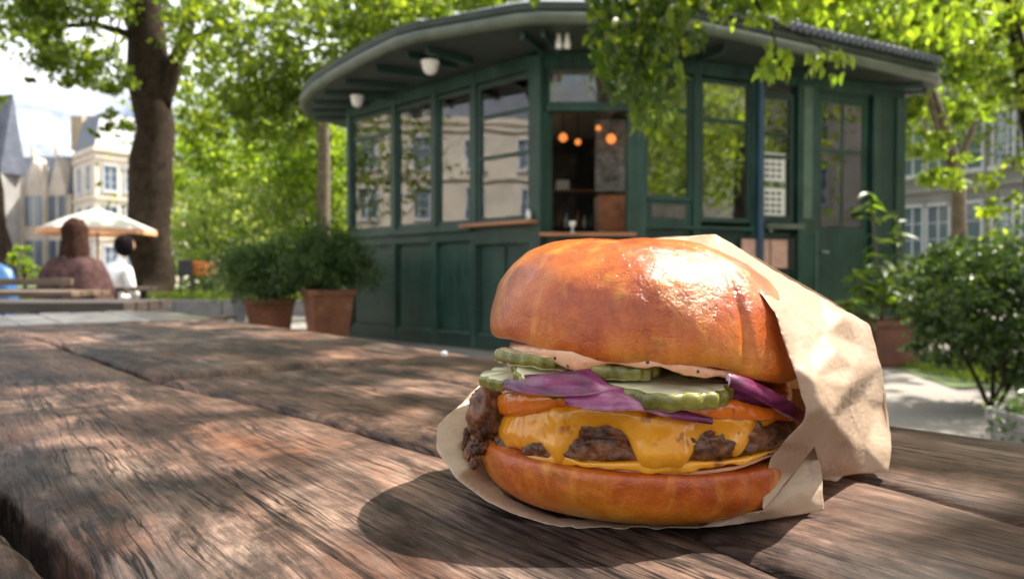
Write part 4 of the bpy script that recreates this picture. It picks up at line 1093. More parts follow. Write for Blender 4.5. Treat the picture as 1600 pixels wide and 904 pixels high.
# things on the kiosk
def notice():
    root = empty('menu_notice', tuple(WR.at(ur(.47),.04,1.6)), 'white menu notice with rows of dark small print inside the narrow right window', 'notice')
    b = MB(); u0, u1 = ur(.452), ur(.535)
    for z0, z1 in ((1.52,1.84),(1.92,2.24)): WR.box(b,u0,u1,z0,z1,.010,.014)
    b.build('card', M['white'], root); b = MB()
    for z0 in (1.52,1.92):
        for r in range(4):
            for c in range(3): WR.box(b,u0+.03+c*.085,u0+.03+c*.085+.06,z0+.04+r*.068,z0+.04+r*.068+.035,.0141,.0150)
    b.build('print', M['interior'], root)
notice()
p = WC.at(.33,.08,1.286); g = empty('glass_tumbler', tuple(p), 'small clear stemmed glass on the serving shelf', 'glass')
b = MB(); b.lathe(p, [(0,.0),(.035,.0),(.035,.006),(.008,.012),(.007,.055),(.03,.075),(.04,.12),(.037,.12),(.027,.078),(0,.06)], 16); b.build('bowl', M['white'], g, smooth=True)
p = WL.at(LL-.06,.12,ZS+.022); o = MB().lathe(p, [(0,0),(.025,0),(.025,.07),(.012,.09),(.012,.11),(0,.111)], 14).build('salt_shaker', M['white'], smooth=True); tag(o, 'little white shaker on the corner window shelf', 'shaker')

# ------------------------------------------------------------------ POTS and plants
def sqpot(name, px0, px1, pyt, pyb, Y, m, label, cat='plant pot', taper=.78, rot=.35, group=None, rim=True):
    c = at_y((px0+px1)/2, (pyt+pyb)/2, Y); w = (px1-px0)/F*Y*.5*.80; zt = at_y(800, pyt, Y).z; zb = at_y(800, pyb, Y).z
    zb = max(0, zb) if zb > .05 else 0
    root = empty(name, (c.x, Y, zb), label, cat, group)
    def ring(k, z): return [(c.x+w*k*(math.cos(rot)*a-math.sin(rot)*b_), Y+w*k*(math.sin(rot)*a+math.cos(rot)*b_), z) for a, b_ in ((-1,-1),(1,-1),(1,1),(-1,1))]
    levels = [(taper,zb),(.96,zt-.07),(.96,zt-.07),(1.05,zt-.065),(1.05,zt),(.93,zt),(.90,zt-.06)]
    V = [q for k, z in levels for q in ring(k, z)]; Fc = [(0,3,2,1)]
    for i in range(len(levels)-1):
        for k in range(4): Fc.append((i*4+k, i*4+(k+1)%4, (i+1)*4+(k+1)%4, (i+1)*4+k))
    b = MB(); b.add(V, Fc); b.build('pot', m, root, bevel=.012, seg=3)
    b = MB(); R_ = ring(.915, zt-.05); b.add(R_, [(0,1,2,3)]); b.build('soil', M['soil'], root)
    return c.x, Y, zt, w
def ferns(name, c, Y, zt, w, label, rad, hgt, n=90, leaf=.035, m='fern', group=None):
    root = empty(name, (c, Y, zt-.05), label, 'plant', group); P = []; mb = MB()
    for i in range(n):
        a = rng.uniform(0,2*PI); r = rad*rng.uniform(.1,1)**.8; h = hgt*rng.uniform(.35,1)*(1-.30*r/rad)*(1.28 if i % 9 == 0 else 1); t = np.linspace(0,1,9)
        x = c+np.cos(a)*(w*.3+r*t**1.2); y = Y+np.sin(a)*(w*.3+r*t**1.2); z = zt-.05+h*np.sin(t*2.0)*1.05-.24*t**3
        if i % 2 == 0: mb.tube([Vector(q) for q in zip(x[::2],y[::2],z[::2])], .004, 3, False)
        k = 46; tt = rng.uniform(.15,1,k); q = np.c_[np.interp(tt,t,x),np.interp(tt,t,y),np.interp(tt,t,z)]; q += rng.normal(0,1,(k,3))*.05*np.array([1,1,.8]); P.append(q)
    v, f = leafcloud(np.concatenate(P), leaf, up=.6, aspect=.34); link('fronds', npmesh('fronds', v, f, False), M[m], root)
    mb.build('stems', M[m], root)
a = sqpot('terracotta_pot', 378, 468, 466, 522, 9.2, M['terra'], 'wide square terracotta pot left of the taller pot', rot=.25, group='terracotta pots beside the kiosk')
ferns('fern', *a, 'dark green ferny plant in the wide terracotta pot', .74, .92, 300, leaf=.062, group='ferny plants in terracotta pots')
a = sqpot('terracotta_pot', 470, 555, 452, 530, 8.6, M['terra'], 'taller square terracotta pot against the kiosk wall', taper=.74, rot=.5, group='terracotta pots beside the kiosk')
ferns('fern', *a, 'dense dark ferny plant in the taller pot against the kiosk', .60, .90, 280, leaf=.056, group='ferny plants in terracotta pots')
a = sqpot('grey_pot', 360, 388, 462, 502, 10.5, M['grey_pot'], 'small pale grey pot left of the terracotta pots')
ferns('fern', *a, 'light green leafy plant spilling from the pale grey pot', .48, .8, 110, m='leaf_s')
a = sqpot('brown_planter', 1336, 1428, 498, 572, 7.0, M['brown_pot'], 'dark brown planter box beside the kiosk door', taper=.93, rot=.12, cat='planter')
# tall leafy plant in the brown planter
def leafobj(L, W_, bend=.25):
    n = 7; V = []; 
    for i in range(n+1):
        t = i/n; w = W_*math.sin(PI*min(1,t**.75*1.0))**.8*.5 if 0 < t < 1 else 0; y = L*t; z = -bend*L*t*t
        V += [(-w,y,z+w*.35),(0,y,z),(w,y,z+w*.35)]
    Fc = []
    for i in range(n):
        for k in (0,1): Fc.append((i*3+k,i*3+k+1,(i+1)*3+k+1,(i+1)*3+k))
    me = bpy.data.meshes.new('leaf'); me.from_pydata(V, [], Fc); me.update()
    for p in me.polygons: p.use_smooth = True
    return me
def place_leaves(root, pts, me, m, smin=.7, smax=1.25, name='leaf', droop=.5):
    if not me.materials: me.materials.append(m)
    for (p, az_, tilt) in pts:
        o = bpy.data.objects.new(name, me); COL.objects.link(o); o.parent = root; o.location = Vector(p)-WO[root]
        o.rotation_euler = (tilt, random.uniform(-.6,.6), az_); s = random.uniform(smin,smax); o.scale = (s,s,s)
def plant(name, label, stems, me, m, Y0, root_p, nleaf=9, group=None, smin=.7, smax=1.2, sm=None, r=.006):
    root = empty(name, root_p, label, 'plant', group); mb = MB(); pts = []
    for S0 in stems:
        P = [at_y(*q) for q in S0]; mb.tube(P, [r*1.4]*(len(P)-1)+[r*.5], 5)
        for i in range(nleaf):
            t = random.uniform(.12,1)*(len(P)-1); k = min(int(t),len(P)-2); p = P[k].lerp(P[k+1], t-k)
            pts.append((p, random.uniform(0,2*PI), random.uniform(-.5,.45)))
    mb.build('stems', sm or M['bark_l'], root, smooth=True); place_leaves(root, pts, me, m, smin, smax); return root
big = leafobj(.17,.055); 
plant('tall_plant', 'tall plant with long light green leaves in the brown planter', 
      [[(1380,505,7.0),(1372,430,6.9),(1365,360,6.85),(1357,300,6.8)],[(1395,505,7.0),(1402,440,7.1),(1410,380,7.1),(1400,325,7.1)],[(1370,505,6.9),(1350,460,6.7),(1335,420,6.6)],[(1400,505,6.9),(1418,450,6.8),(1440,400,6.8)],[(1375,505,6.9),(1385,450,6.7),(1380,400,6.6)],[(1360,505,6.8),(1340,480,6.5),(1322,470,6.4)]],
      big, M['leaf_p'], 7, (at_y(1380,505,7.0).x, 7.0, .38), nleaf=30, smax=1.35)
a = sqpot('grey_trough', 1560, 1680, 643, 790, 2.9, M['grey_pot'], 'grey stone trough at the right behind the table edge', rot=.05, taper=.9, cat='planter')
ferns('low_plant', a[0], a[1], a[2], a[3], 'low blue green plant spilling over the grey trough', .09, .11, 40, leaf=.035, m='leaf_d')
# dark multi-stem bush at right
def bush(name, label, base, stems, blobs, size, m, group=None, bark='bark', zmin=.02, **k):
    root = empty(name, (base.x, base.y, 0 if base.z < .15 else base.z), label, 'bush', group)
    mb = MB()
    for s_ in stems: limb(mb, s_, 6)
    mb.build('stems', M[bark], root, smooth=True); foliage('foliage', blobs, size, M[m], root, zmin=zmin, **k); return root
bush('dark_bush', 'dark green bush on thin bare stems at the right edge', at_y(1550,640,4.7),
     [[(1548,642,4.7,4),(1530,600,4.7,3.5),(1500,540,4.7,3),(1470,470,4.7,2)],[(1550,642,4.7,4),(1552,580,4.7,3),(1548,500,4.7,2),(1540,430,4.7,1.5)],[(1556,640,4.7,3.5),(1585,590,4.7,3),(1600,520,4.7,2)],[(1546,640,4.7,3),(1566,600,4.6,3),(1575,540,4.6,2)]],
     [(1525,415,4.7,95,45,1000),(1470,465,4.6,60,60,900),(1560,495,4.8,80,70,2300),(1600,420,4.9,60,70,1500),(1490,530,4.7,65,50,1100),(1590,560,4.7,50,50,900)], .055, 'leaf_d', clump=.17, per=16)
bush('dark_bush', 'looser green bush behind the dark one near the parked car', at_y(1450,560,7.5),
     [[(1450,565,7.5,3),(1445,500,7.5,2),(1440,440,7.5,1.5)],[(1455,565,7.5,3),(1475,500,7.5,2),(1490,430,7.5,1.5)]],
     [(1450,440,7.5,45,50,900),(1500,430,8,60,40,900),(1430,500,7.3,30,40,500),(1560,410,8.4,70,25,700)], .075, 'leaf', clump=.22)

# ------------------------------------------------------------------ TREES
G_L = 'trees in the park on the left'
tree('broad_tree', 'big dark trunked tree spreading over the left side', None,
     [[(238,466,18,42),(237,455,18,33),(236,400,18,30),(238,300,18,31),(235,150,18,29),(228,60,18,28),(222,-60,18,26),(215,-160,18,20)],
      [(250,170,18,14),(272,110,18,12),(290,50,18,11),(312,-60,18,10)],
      [(222,75,18,8),(195,52,17.6,6),(150,38,17,5),(105,40,16.5,4),(60,48,16,2.5)],
      [(300,60,18,5),(345,40,17,4),(420,35,16,3),(520,60,15,2)]],
     [(30,10,16,80,38,1500),(120,0,16,100,40,1900),(60,70,15.5,55,42,900),(115,95,15.5,60,38,900),(55,128,15.5,14,12,60),(105,125,15.5,12,14,60),(165,120,16,40,60,700),(180,190,16,22,26,190),(150,205,16,12,10,60),
      (320,50,16,70,70,1500),(400,100,15,90,80,2300),(510,60,15,100,85,2800),(600,20,15,90,55,1900),(310,200,17,48,50,800),(420,180,15.5,95,60,1900),(350,-60,16,250,70,3000),(100,-80,16,200,60,1800),(470,160,15,60,55,1200)],
     .125, M['leaf'], M['bark'], clump=.15, per=30, foot=LZ, aspect=.75)
tree('slim_tree', 'slim tree with sunlit yellow green leaves between trunk and kiosk', G_L,
     [[(507,466,20,11),(506,360,20,10),(507,230,20,10),(503,100,20,9)]],
     [(330,235,23,60,38,1300),(420,262,23,85,45,2200),(520,250,22,70,50,1500),(300,290,25,40,38,700),(470,215,22,70,35,1200),(560,330,24,40,60,900)], .17, M['leaf_y'], M['bark_l'], foot=LZ, autolimb=False, per=24, aspect=.7)
tree('slim_tree', 'thin tree rising behind the kiosk roof', None,
     [[(600,440,17,9),(600,200,17,9),(598,0,17,8),(596,-80,17,8)]],
     [(640,10,17,70,30,1400),(760,-5,16,110,24,1800),(900,-10,16,90,22,1200),(700,-60,17,260,50,2500),(560,60,18,60,60,1200)], .15, M['leaf_y'], M['bark_l'], foot=LZ, autolimb=False, per=24, aspect=.7)
tree('roadside_tree', 'slightly leaning tree standing right of the kiosk', None,
     [[(1503,455,14,14),(1500,395,14,11),(1497,300,14,10),(1480,215,14,10),(1440,110,14,8),(1410,20,14,7)],[(1492,270,14,6),(1520,200,14,5),(1560,110,14,4)]],
     [(1210,30,14,95,40,2000),(1310,45,13.5,90,45,2000),(1400,70,13,80,60,1900),(1480,60,13,90,60,1800),(1425,165,13.5,30,50,500),(1450,225,13.5,38,34,380),(1480,270,13.5,34,40,330),(1400,130,14,50,35,600),(1530,150,13,50,45,420),(1130,10,15,70,40,1500),(1350,-40,14,300,50,3000),(1570,60,12,50,80,900)],
     .13, M['leaf_y'], M['bark_l'], per=24, aspect=.7, foot=.004)
tree('edge_tree', 'tree at the right edge with a sparse hanging crown', None,
     [[(1622,560,9,12),(1616,380,9,10),(1608,220,9,9),(1596,100,9,10),(1584,30,9,9),(1564,-80,9,7)]],
     [(1540,30,9,80,50,900),(1590,130,8.8,35,60,300),(1575,300,8.8,35,100,260),(1450,10,9.5,80,45,800)], .11, M['leaf'], M['bark'], autolimb=False, per=18, foot=.0, aspect=.6)
tree('edge_tree', 'trunk cut off by the left edge of the photo', None,
     [[(2,470,14,26),(2,400,14,17),(-6,330,14,13),(-20,230,14,13),(-40,60,14,12)]], [(-60,60,14,60,60,800),(-20,150,14,26,40,200)], .13, M['leaf'], M['bark'], autolimb=False, foot=0)
# shrubs behind the pots
for (bx, blobs, lab, mt, sz) in (
    (320, [(310,350,22,45,65,2300),(300,420,21,35,35,1000),(345,300,24,50,50,1500)], 'pale green tall shrub right of the big trunk', 'leaf_s', .12),
    (400, [(395,350,21,55,70,3000),(430,410,20,60,45,2000),(380,290,23,60,40,1500)], 'large light green shrub in the middle behind the pots', 'leaf_s', .12),
    (480, [(475,340,22,60,70,2800),(540,360,22,45,60,1600),(470,430,19,60,30,1200)], 'darker green shrub next to the left end of the kiosk', 'leaf', .12)):
    b_ = at_y(bx, 465, blobs[0][2])
    bush('shrub', lab, Vector((b_.x, b_.y, LZ)), [[(bx,465,blobs[0][2],5),(bx+8,400,blobs[0][2],3),(bx-5,330,blobs[0][2],2)],[(bx+5,465,blobs[0][2],4),(bx+30,380,blobs[0][2],2)]], blobs, sz, mt, 'shrubs behind the pots', zmin=LZ, per=30)
bush('shrub', 'small bright green bush beside the left edge trunk', at_y(42,430,11), [[(40,455,11,3),(36,410,11,2)]], [(32,400,11,14,22,500),(48,428,11,16,14,400)], .07, 'leaf_y', zmin=0)
# dense far tree line closing the view behind everything
def woods(name, x0, x1, y0, y1, zb, zt_, n, size, m):
    q = np.c_[rng.uniform(x0,x1,n), rng.uniform(y0,y1,n), rng.uniform(zb,zt_,n)]
    cc = q[rng.integers(0,n,n//60)]; q = cc[rng.integers(0,len(cc),n)]+rng.normal(0,1,(n,3))*np.array([.9,.9,.7])
    q = q[q[:,2] > zb]; v, f = leafcloud(q, size); o = link(name, npmesh(name, v, f, False), M[m]); o['kind'] = 'stuff'; return o
tag(woods('woods', -13.5, 1.5, 27, 32, .3, 8.5, 26000, .30, 'leaf'), 'far mass of park trees behind the shrubs', 'trees')
tag(woods('woods', 3, 16, 24, 27, 5.0, 12, 9000, .28, 'leaf_y'), 'leaf mass showing above the right end of the roof', 'trees')

# ------------------------------------------------------------------ overhanging branches near the kiosk
near = leafobj(.066,.036,.3)
def hang(name, label, limbs, regions, me, m, size=1):
    """limbs pixel polylines; regions (px,py,Y,rx,ry,n)"""
    root = empty(name, tuple(at_y(*limbs[0][0][:3])), label, 'branch', 'leafy branches hanging over the kiosk')
    mb = MB()
    for L in limbs: limb(mb, L, 6)
    mb.build('twigs', M['bark'], root, smooth=True); pts = []; rest = []
    for (px, py, Y, rx, ry, n, own) in regions:
        for i in range(n):
            a = random.uniform(0,2*PI); r = random.random()**.5
            p = at_y(px+rx*r*math.cos(a), py+ry*r*math.sin(a), Y+random.uniform(-.25,.25))
            (pts if i < own else rest).append((p, random.uniform(0,2*PI), random.uniform(-1.5,-.3)))
    place_leaves(root, pts, me, m, .6*size, 1.2*size)
    if rest:
        v, f = leafcloud(np.array([tuple(p[0]) for p in rest]), .075*size, droop=.7, up=.3)
        o = link('small_leaves', npmesh('small_leaves', v, f, False), m, root)
    return root
hang('hanging_branch', 'leafy branch hanging down in front of the serving hatch', [[(1060,-60,3.4,6),(1040,0,3.4,4),(1010,60,3.4,3),(985,130,3.4,1.5)],[(1040,0,3.4,3),(1060,60,3.4,2),(1070,110,3.4,1)],[(1010,50,3.4,2),(960,70,3.4,1),(940,110,3.4,.8)]],
     [(1000,20,3.4,80,40,220,60),(985,110,3.4,50,50,170,50),(1035,120,3.3,35,60,110,40),(945,70,3.6,25,45,60,20),(1010,185,3.5,28,24,50,18),(1070,50,3.3,35,35,60,20),(1120,5,3.6,60,18,80,20)], near, M['leaf_h'])
near2 = leafobj(.070,.040,.3)
hang('hanging_branch', 'bright yellow green sprig hanging below the roof edge on the right', [[(1150,-60,3.6,5),(1180,0,3.6,3),(1210,60,3.6,1.5),(1215,110,3.6,.8)],[(1200,30,3.6,2),(1260,60,3.6,1.2),(1310,95,3.6,.8)]],
     [(1208,90,3.6,30,32,26,22),(1300,90,3.6,40,26,30,24),(1180,15,3.7,70,28,100,30),(1330,5,3.9,110,30,130,40),(1480,30,4.2,90,50,120,30)], near2, M['leaf_y'])

# ------------------------------------------------------------------ shading tree above the table (its trunk stands right behind the camera)
root = empty('shade_tree', (2.6,-2.4,0), 'tall tree whose branches reach over the plank table', 'tree')
mb = MB(); mb.tube([(2.6,-2.4,0),(2.55,-2.3,1.5),(2.5,-2.2,3.2),(2.3,-1.8,4.6),(1.9,-1.2,5.6)], [.26,.21,.19,.15,.09], 14); mb.build('trunk', M['bark'], root, smooth=True)
mb = MB(); rs = random.Random(5)
for tx, ty, tz in ((1.0,1.6,3.6),(2.0,2.2,3.4),(.6,.2,3.5),(1.6,.8,3.2),(2.6,1.2,3.8),(.2,2.4,3.9),(1.3,3.2,4.0)):
    a0 = Vector((2.5,-2.2,3.2)); c0 = Vector((tx,ty,tz)); m0 = a0.lerp(c0,.5)+Vector((rs.uniform(-.2,.2),rs.uniform(-.2,.2),.5))
    mb.tube([a0, a0.lerp(m0,.5)+Vector((0,0,.15)), m0, m0.lerp(c0,.5)+Vector((0,0,.1)), c0], [.06,.045,.035,.022,.010], 7)
mb.build('branches', M['bark'], root, smooth=True)
# where leaf clusters let the sun through: openings (px,py on the table, rx, ry)
LIT = [(470,705,390,58),(200,625,250,28),(250,855,280,70),(120,532,130,14),(330,507,120,8),(480,524,130,9),(610,550,130,13),(650,612,150,18),(1500,790,170,50),(1560,870,120,34),(1330,885,170,28),(40,575,90,8),(740,596,130,12),(560,800,90,26)]
def lit(x, y):
    # pixel position of a table point
    v = Vector((x,y,TAB-CAMZ)); dep = v.y*cp-v.z*sp
    if dep < .05: return 0
    px = 800+F*v.x/dep; up_ = v.y*sp+v.z*cp; py = 452-F*up_/dep
    if .12 < y < .38 and -.07 < x < .17: return 1
    for a, b, rx, ry in LIT:
        if ((px-a)/rx)**2+((py-b)/ry)**2 < 1: return 1
    return 0
pts = []
for i in range(40000):
    if len(pts) > 12000: break
    x, y = rs.uniform(-1.9,1.6), rs.uniform(-.6,3.4)
    L = lit(x, y)
    if L: continue
    dnt = mn.noise(Vector((x*3.1,y*3.1,4.7)))+mn.noise(Vector((x*7,y*7,1)))*.5
    inview = y > .15 and abs(x) < .75*y+.1
    if not inview and dnt < .05: continue
    if inview and dnt < -.80: continue
    h = rs.uniform(1.5,2.1); p = Vector((x,y,TAB))+SUNV*(h/SUNV.z)
    pts.append(tuple(p))
v, f = leafcloud(np.array(pts), .095, droop=.1, up=1.5, aspect=.7)
link('crown', npmesh('crown', v, f, False), M['leaf'], root)
pp = []  # unseen extra leaves added overhead to dapple and darken the path
for i in range(30000):
    x, y = rs.uniform(1.2,6.5), rs.uniform(3.0,8.5)
    dnt = mn.noise(Vector((x*1.5,y*1.5,2.7)))+mn.noise(Vector((x*4,y*4,1)))*.6
    if dnt < -.02: continue
    h = rs.uniform(4.6,5.6); pp.append(tuple(Vector((x,y,0))+SUNV*(h/SUNV.z)))
    if len(pp) > 9000: break
v, f = leafcloud(np.array(pp), .11, droop=.1, up=1.5, aspect=.7); link('crown', npmesh('crown', v, f, False), M['leaf'], root)
# higher sparse crown
q = rng.uniform([-2.5,-3.5,4.6],[4.5,5.5,6.5],(6500,3)); cc = q[:110]; q = cc[rng.integers(0,110,6500)]+rng.normal(0,1,(6500,3))*.30
t_ = (q[:,2]-TAB)/SUNV.z; gx = q[:,0]-SUNV.x*t_; gy = q[:,1]-SUNV.y*t_
keep = np.array([not lit(a, b) for a, b in zip(gx, gy)]); q = q[keep]
v, f = leafcloud(q, .11); link('crown', npmesh('crown', v, f, False), M['leaf'], root)

# ------------------------------------------------------------------ far buildings
class Bld(Wall):
    pass
def facade_windows(w, root, u0, u1, nz, z0, dz, nu, ww, hh, fm, n=.02, skip=()):
    for r in range(nz):
        for c in range(nu):
            if (r,c) in skip: continue
            uc = u0+(c+.5)*(u1-u0)/nu; zb = z0+r*dz
            b = MB(); f = .09
            w.box(b,uc-ww/2-f,uc-ww/2,zb,zb+hh,0,.10); w.box(b,uc+ww/2,uc+ww/2+f,zb,zb+hh,0,.10); w.box(b,uc-ww/2-f*1.6,uc+ww/2+f*1.6,zb-.18,zb-.002,0,.20); w.box(b,uc-ww/2-f,uc+ww/2+f,zb+hh+.002,zb+hh+.12,0,.14)
            w.box(b,uc-.03,uc+.03,zb,zb+hh,0,.06)
            for k in (1,2): w.box(b,uc-ww/2,uc-.032,zb+hh*k/3-.02,zb+hh*k/3+.02,0,.055); w.box(b,uc+.032,uc+ww/2,zb+hh*k/3-.02,zb+hh*k/3+.02,0,.055)
            o = b.build('window', fm, root)
            g = MB(); w.box(g,uc-ww/2,uc+ww/2,zb+.002,zb+hh-.002,.005,.02); g.build('pane', M['glass_far'], o)
def P2(px, Y): p = at_y(px, 430, Y); return Vector((p.x, Y, 0))
def block(name, label, pts, H, wallm, roofm, floors, nus, hh=1.7, ww=1.0, z0=1.2, mans=2.6, cat='building', fm=None, dz=3.2):
    """pts: ground corner points clockwise from left seen from the camera; the visible walls are the segments listed in nus"""
    c = sum(pts, Vector())/len(pts); root = empty(name, (c.x,c.y,0), label, cat)
    b = MB(); b.prism([(p.x,p.y) for p in pts], 0, H); b.build('wall', wallm, root)
    for i, nu in enumerate(nus):
        if not nu: continue
        w = Wall(pts[i], pts[(i+1) % len(pts)])
        facade_windows(w, root, .3, w.L-.3, floors, z0, dz, nu, ww, hh, fm or M['winframe'])
        for k in range(1, floors+1):
            b = MB(); w.box(b,-.05,w.L+.05,z0+k*dz-.75,z0+k*dz-.55,0,.16); b.build('cornice', wallm, root)
    n = len(pts); b = MB(); out = [(c+(p-c)*1.03) for p in pts]; ins = [(c+(p-c)*.82) for p in pts]
    b.prism([(p.x,p.y) for p in out], H+.002, H+.35); b.build('cornice', wallm, root)
    b = MB(); b.add([(p.x,p.y,H+.352) for p in pts]+[(p.x,p.y,H+.352+mans) for p in ins], [(i,(i+1)%n,n+(i+1)%n,n+i) for i in range(n)]+[tuple(range(n,2*n))]); b.build('roof', roofm, root)
    return root, c
# corner town house with mansard roof, left
r_, c_ = block('corner_building', 'pale stone corner house with slate mansard roof behind the big trunk', [P2(118,62), P2(150,58), P2(290,64), P2(300,80), P2(110,80)], 10.6, M['stone'], M['slate'], 3, [2,4,0,0,0], z0=1.2, hh=1.9, mans=3.0)
for k in range(4):
    x = P2(160+k*26,62.5); b = MB(); b.box(x.x-.5,x.x+.5,x.y-.8,x.y+1.8,11.3,12.9); b.add([(x.x-.65,x.y-.85,12.9),(x.x+.65,x.y-.85,12.9),(x.x,x.y-.85,13.6),(x.x-.65,x.y+2,12.9),(x.x+.65,x.y+2,12.9),(x.x,x.y+2,13.6)],[(0,1,2),(3,5,4),(0,2,5,3),(1,4,5,2)])
    d_ = b.build('dormer', M['stone'], r_); b = MB(); b.box(x.x-.28,x.x+.28,x.y-.82,x.y-.801,11.6,12.7); b.build('pane', M['glass_far'], d_)
for px in (122,146):
    x = P2(px,66); b = MB(); b.box(x.x-.5,x.x+.5,66,67,12,15.0); b.build('chimney', M['stone_b'], r_)
# gabled gothic town hall, left
def gabled(name, label, px0, px1, Y, H, mroof, ng, wallm, dep=10):
    A, B = P2(px0,Y), P2(px1,Y-1); w = Wall(A,B); c = (A+B)/2; root = empty(name, (c.x,c.y,0), label, 'building')
    b = MB(); b.obox(A, B-A, Vector((0,dep,0)), Vector((0,0,H))); b.build('wall', wallm, root)
    b = MB(); b.add([w.at(0,.1,H),w.at(w.L,.1,H),w.at(w.L,-dep/2,H+mroof),w.at(0,-dep/2,H+mroof),w.at(0,-dep,H),w.at(w.L,-dep,H)], [(0,1,2,3),(3,2,5,4),(0,3,4),(1,5,2)]); b.build('roof', M['slate'], root)
    gw = w.L/ng
    for k in range(ng):
        u = (k+.5)*gw; b = MB(); h2 = mroof*.9
        P = [w.at(u-gw*.36,.25,0), w.at(u+gw*.36,.25,0), w.at(u+gw*.36,.25,H+.3), w.at(u,.25,H+h2), w.at(u-gw*.36,.25,H+.3)]
        Q = [p-w.n*dep*.4 for p in P]; b.add(P+Q, [(0,1,2,3,4),(9,8,7,6,5)]+[(i,(i+1)%5,5+(i+1)%5,5+i) for i in range(5)]); g = b.build('gable', wallm, root)
        b = MB(); b.tube([w.at(u,.25,H+h2-.1), w.at(u,.25,H+h2+1.5)], [.2,.03], 6); b.build('pinnacle', wallm, g)
        for zz, hh in ((1.5,2.4),(5.2,2.6),(9.2,2.2)):
            if zz+hh > H+.8: continue
            b = MB(); w.box(b,u-.75,u-.12,zz,zz+hh,.255,.30); w.box(b,u+.12,u+.75,zz,zz+hh,.255,.30); b.build('pane', M['glass_far'], g)
        b = MB(); w.box(b,u-gw*.44,u-gw*.38,0,H+2.6,.26,.8); b.build('buttress', wallm, root)
    return root
gabled('gothic_hall', 'long stone hall with steep gables and pinnacles at far left', -70, 112, 66, 8.0, 3.6, 5, M['stone'], dep=4)
o = gabled('tower', 'dark pointed church tower cut by the left edge', -45, 4, 60, 9.0, 6.5, 1, M['stone_g'], dep=2.2)
# right hand buildings
block('grey_building', 'grey stone building with tall pale windows behind the right tree', [P2(1395,30), P2(1545,27), P2(1680,24), P2(1760,44), P2(1395,44)], 11.0, M['stone_g'], M['slate'], 3, [3,3,0,0,0], z0=1.6, hh=1.9, ww=1.05)
block('terrace_house', 'buff stone terrace partly hidden behind the kiosk roof', [P2(1000,48), P2(1385,42), P2(1385,56), P2(1000,60)], 12.0, M['stone_b'], M['slate'], 3, [6,0,0,0], z0=1.6, hh=1.9)
# what the kiosk windows mirror: the far side of the square behind the photographer
block('square_house', 'pale town house across the square behind the viewer', [Vector((16,-30,0)),Vector((-8,-34,0)),Vector((-8,-44,0)),Vector((16,-44,0))], 10.5, M['stone'], M['slate'], 3, [9,0,0,0], hh=1.9)
for (x, y, s_, lab) in ((7,-13,1,'round crowned tree behind the viewer to the right'),(-4,-16,1.1,'round crowned tree behind the viewer to the left'),(11.5,3.2,1.1,'leafy tree right of the frame facing the kiosk windows'),(16,-1.5,1.1,'spreading tree farther right and behind the viewer'),(-17,13.5,1.2,'big park tree beyond the left edge')):
    rt = empty('square_tree', (x,y,0), lab, 'tree', 'trees behind the viewer mirrored in the kiosk windows')
    mb = MB(); mb.tube([(x,y,0),(x+.1,y,2.2),(x,y+.1,4.5)], [.25*s_,.2*s_,.12*s_], 10); mb.build('trunk', M['bark'], rt, smooth=True)
    n = 5200; u = rng.normal(0,1,(70,3)); u /= np.linalg.norm(u,axis=1)[:,None]; u *= rng.uniform(.2,1,(70,1))**.45; cc = np.array([x,y,5.2])+u*np.array([2.8,2.8,2.3])*s_
    q = cc[rng.integers(0,70,n)]+rng.normal(0,1,(n,3))*.42; v, f = leafcloud(q, .2); link('crown', npmesh('crown', v, f, False), M['leaf'], rt)

block('square_house', 'pale town house far to the right of the viewer', [Vector((34,14,0)),Vector((30,-14,0)),Vector((40,-14,0)),Vector((44,14,0))], 10.5, M['stone'], M['slate'], 3, [7,0,0,0], hh=1.9)
block('square_house', 'pale town house far to the left of the viewer', [Vector((-40,-2,0)),Vector((-38,22,0)),Vector((-48,22,0)),Vector((-50,-2,0))], 10.5, M['stone'], M['slate'], 3, [7,0,0,0], hh=1.9)
# ------------------------------------------------------------------ parasols
def parasol(px, py, Y, wpx, hpx, label):
    c = at_y(px, py, Y); k = Y/F; R = wpx*k/2; zt = c.z; h = hpx*k
    root = empty('parasol', (c.x,Y,0), label, 'parasol', 'cream parasols over the cafe tables'); b = MB(); n = 8; V = [(c.x,Y,zt)]
    for j, (r, z) in enumerate(((.5,zt-h*.42),(1,zt-h))):
        for i in range(n): w = 2*PI*(i+.5)/n; V.append((c.x+R*r*math.cos(w), Y+R*r*math.sin(w), z))
    b.add(V, [(0,1+i,1+(i+1)%n) for i in range(n)]+[(1+i,9+i,9+(i+1)%n,1+(i+1)%n) for i in range(n)]); b.build('canopy', M['canvas'], root)
    b = MB(); V = V[9:]; b.add([(x,y,z-.002) for x,y,z in V]+[(x,y,z-.11) for x,y,z in V], [(i,(i+1)%n,n+(i+1)%n,n+i) for i in range(n)]); b.build('valance', M['valance'], root)
    b = MB(); b.tube([(c.x,Y,0),(c.x,Y,zt-.02)], .03, 8); b.build('pole', M['bench'], root)
    b = MB(); b.box(c.x-.3,c.x+.3,Y-.3,Y+.3,0,.08); b.build('base', M['black'], root)
parasol(152,325,17,168,34,'nearer cream parasol with orange edge behind the seated woman')
parasol(122,334,22,104,24,'farther cream parasol partly hidden by the nearer one')

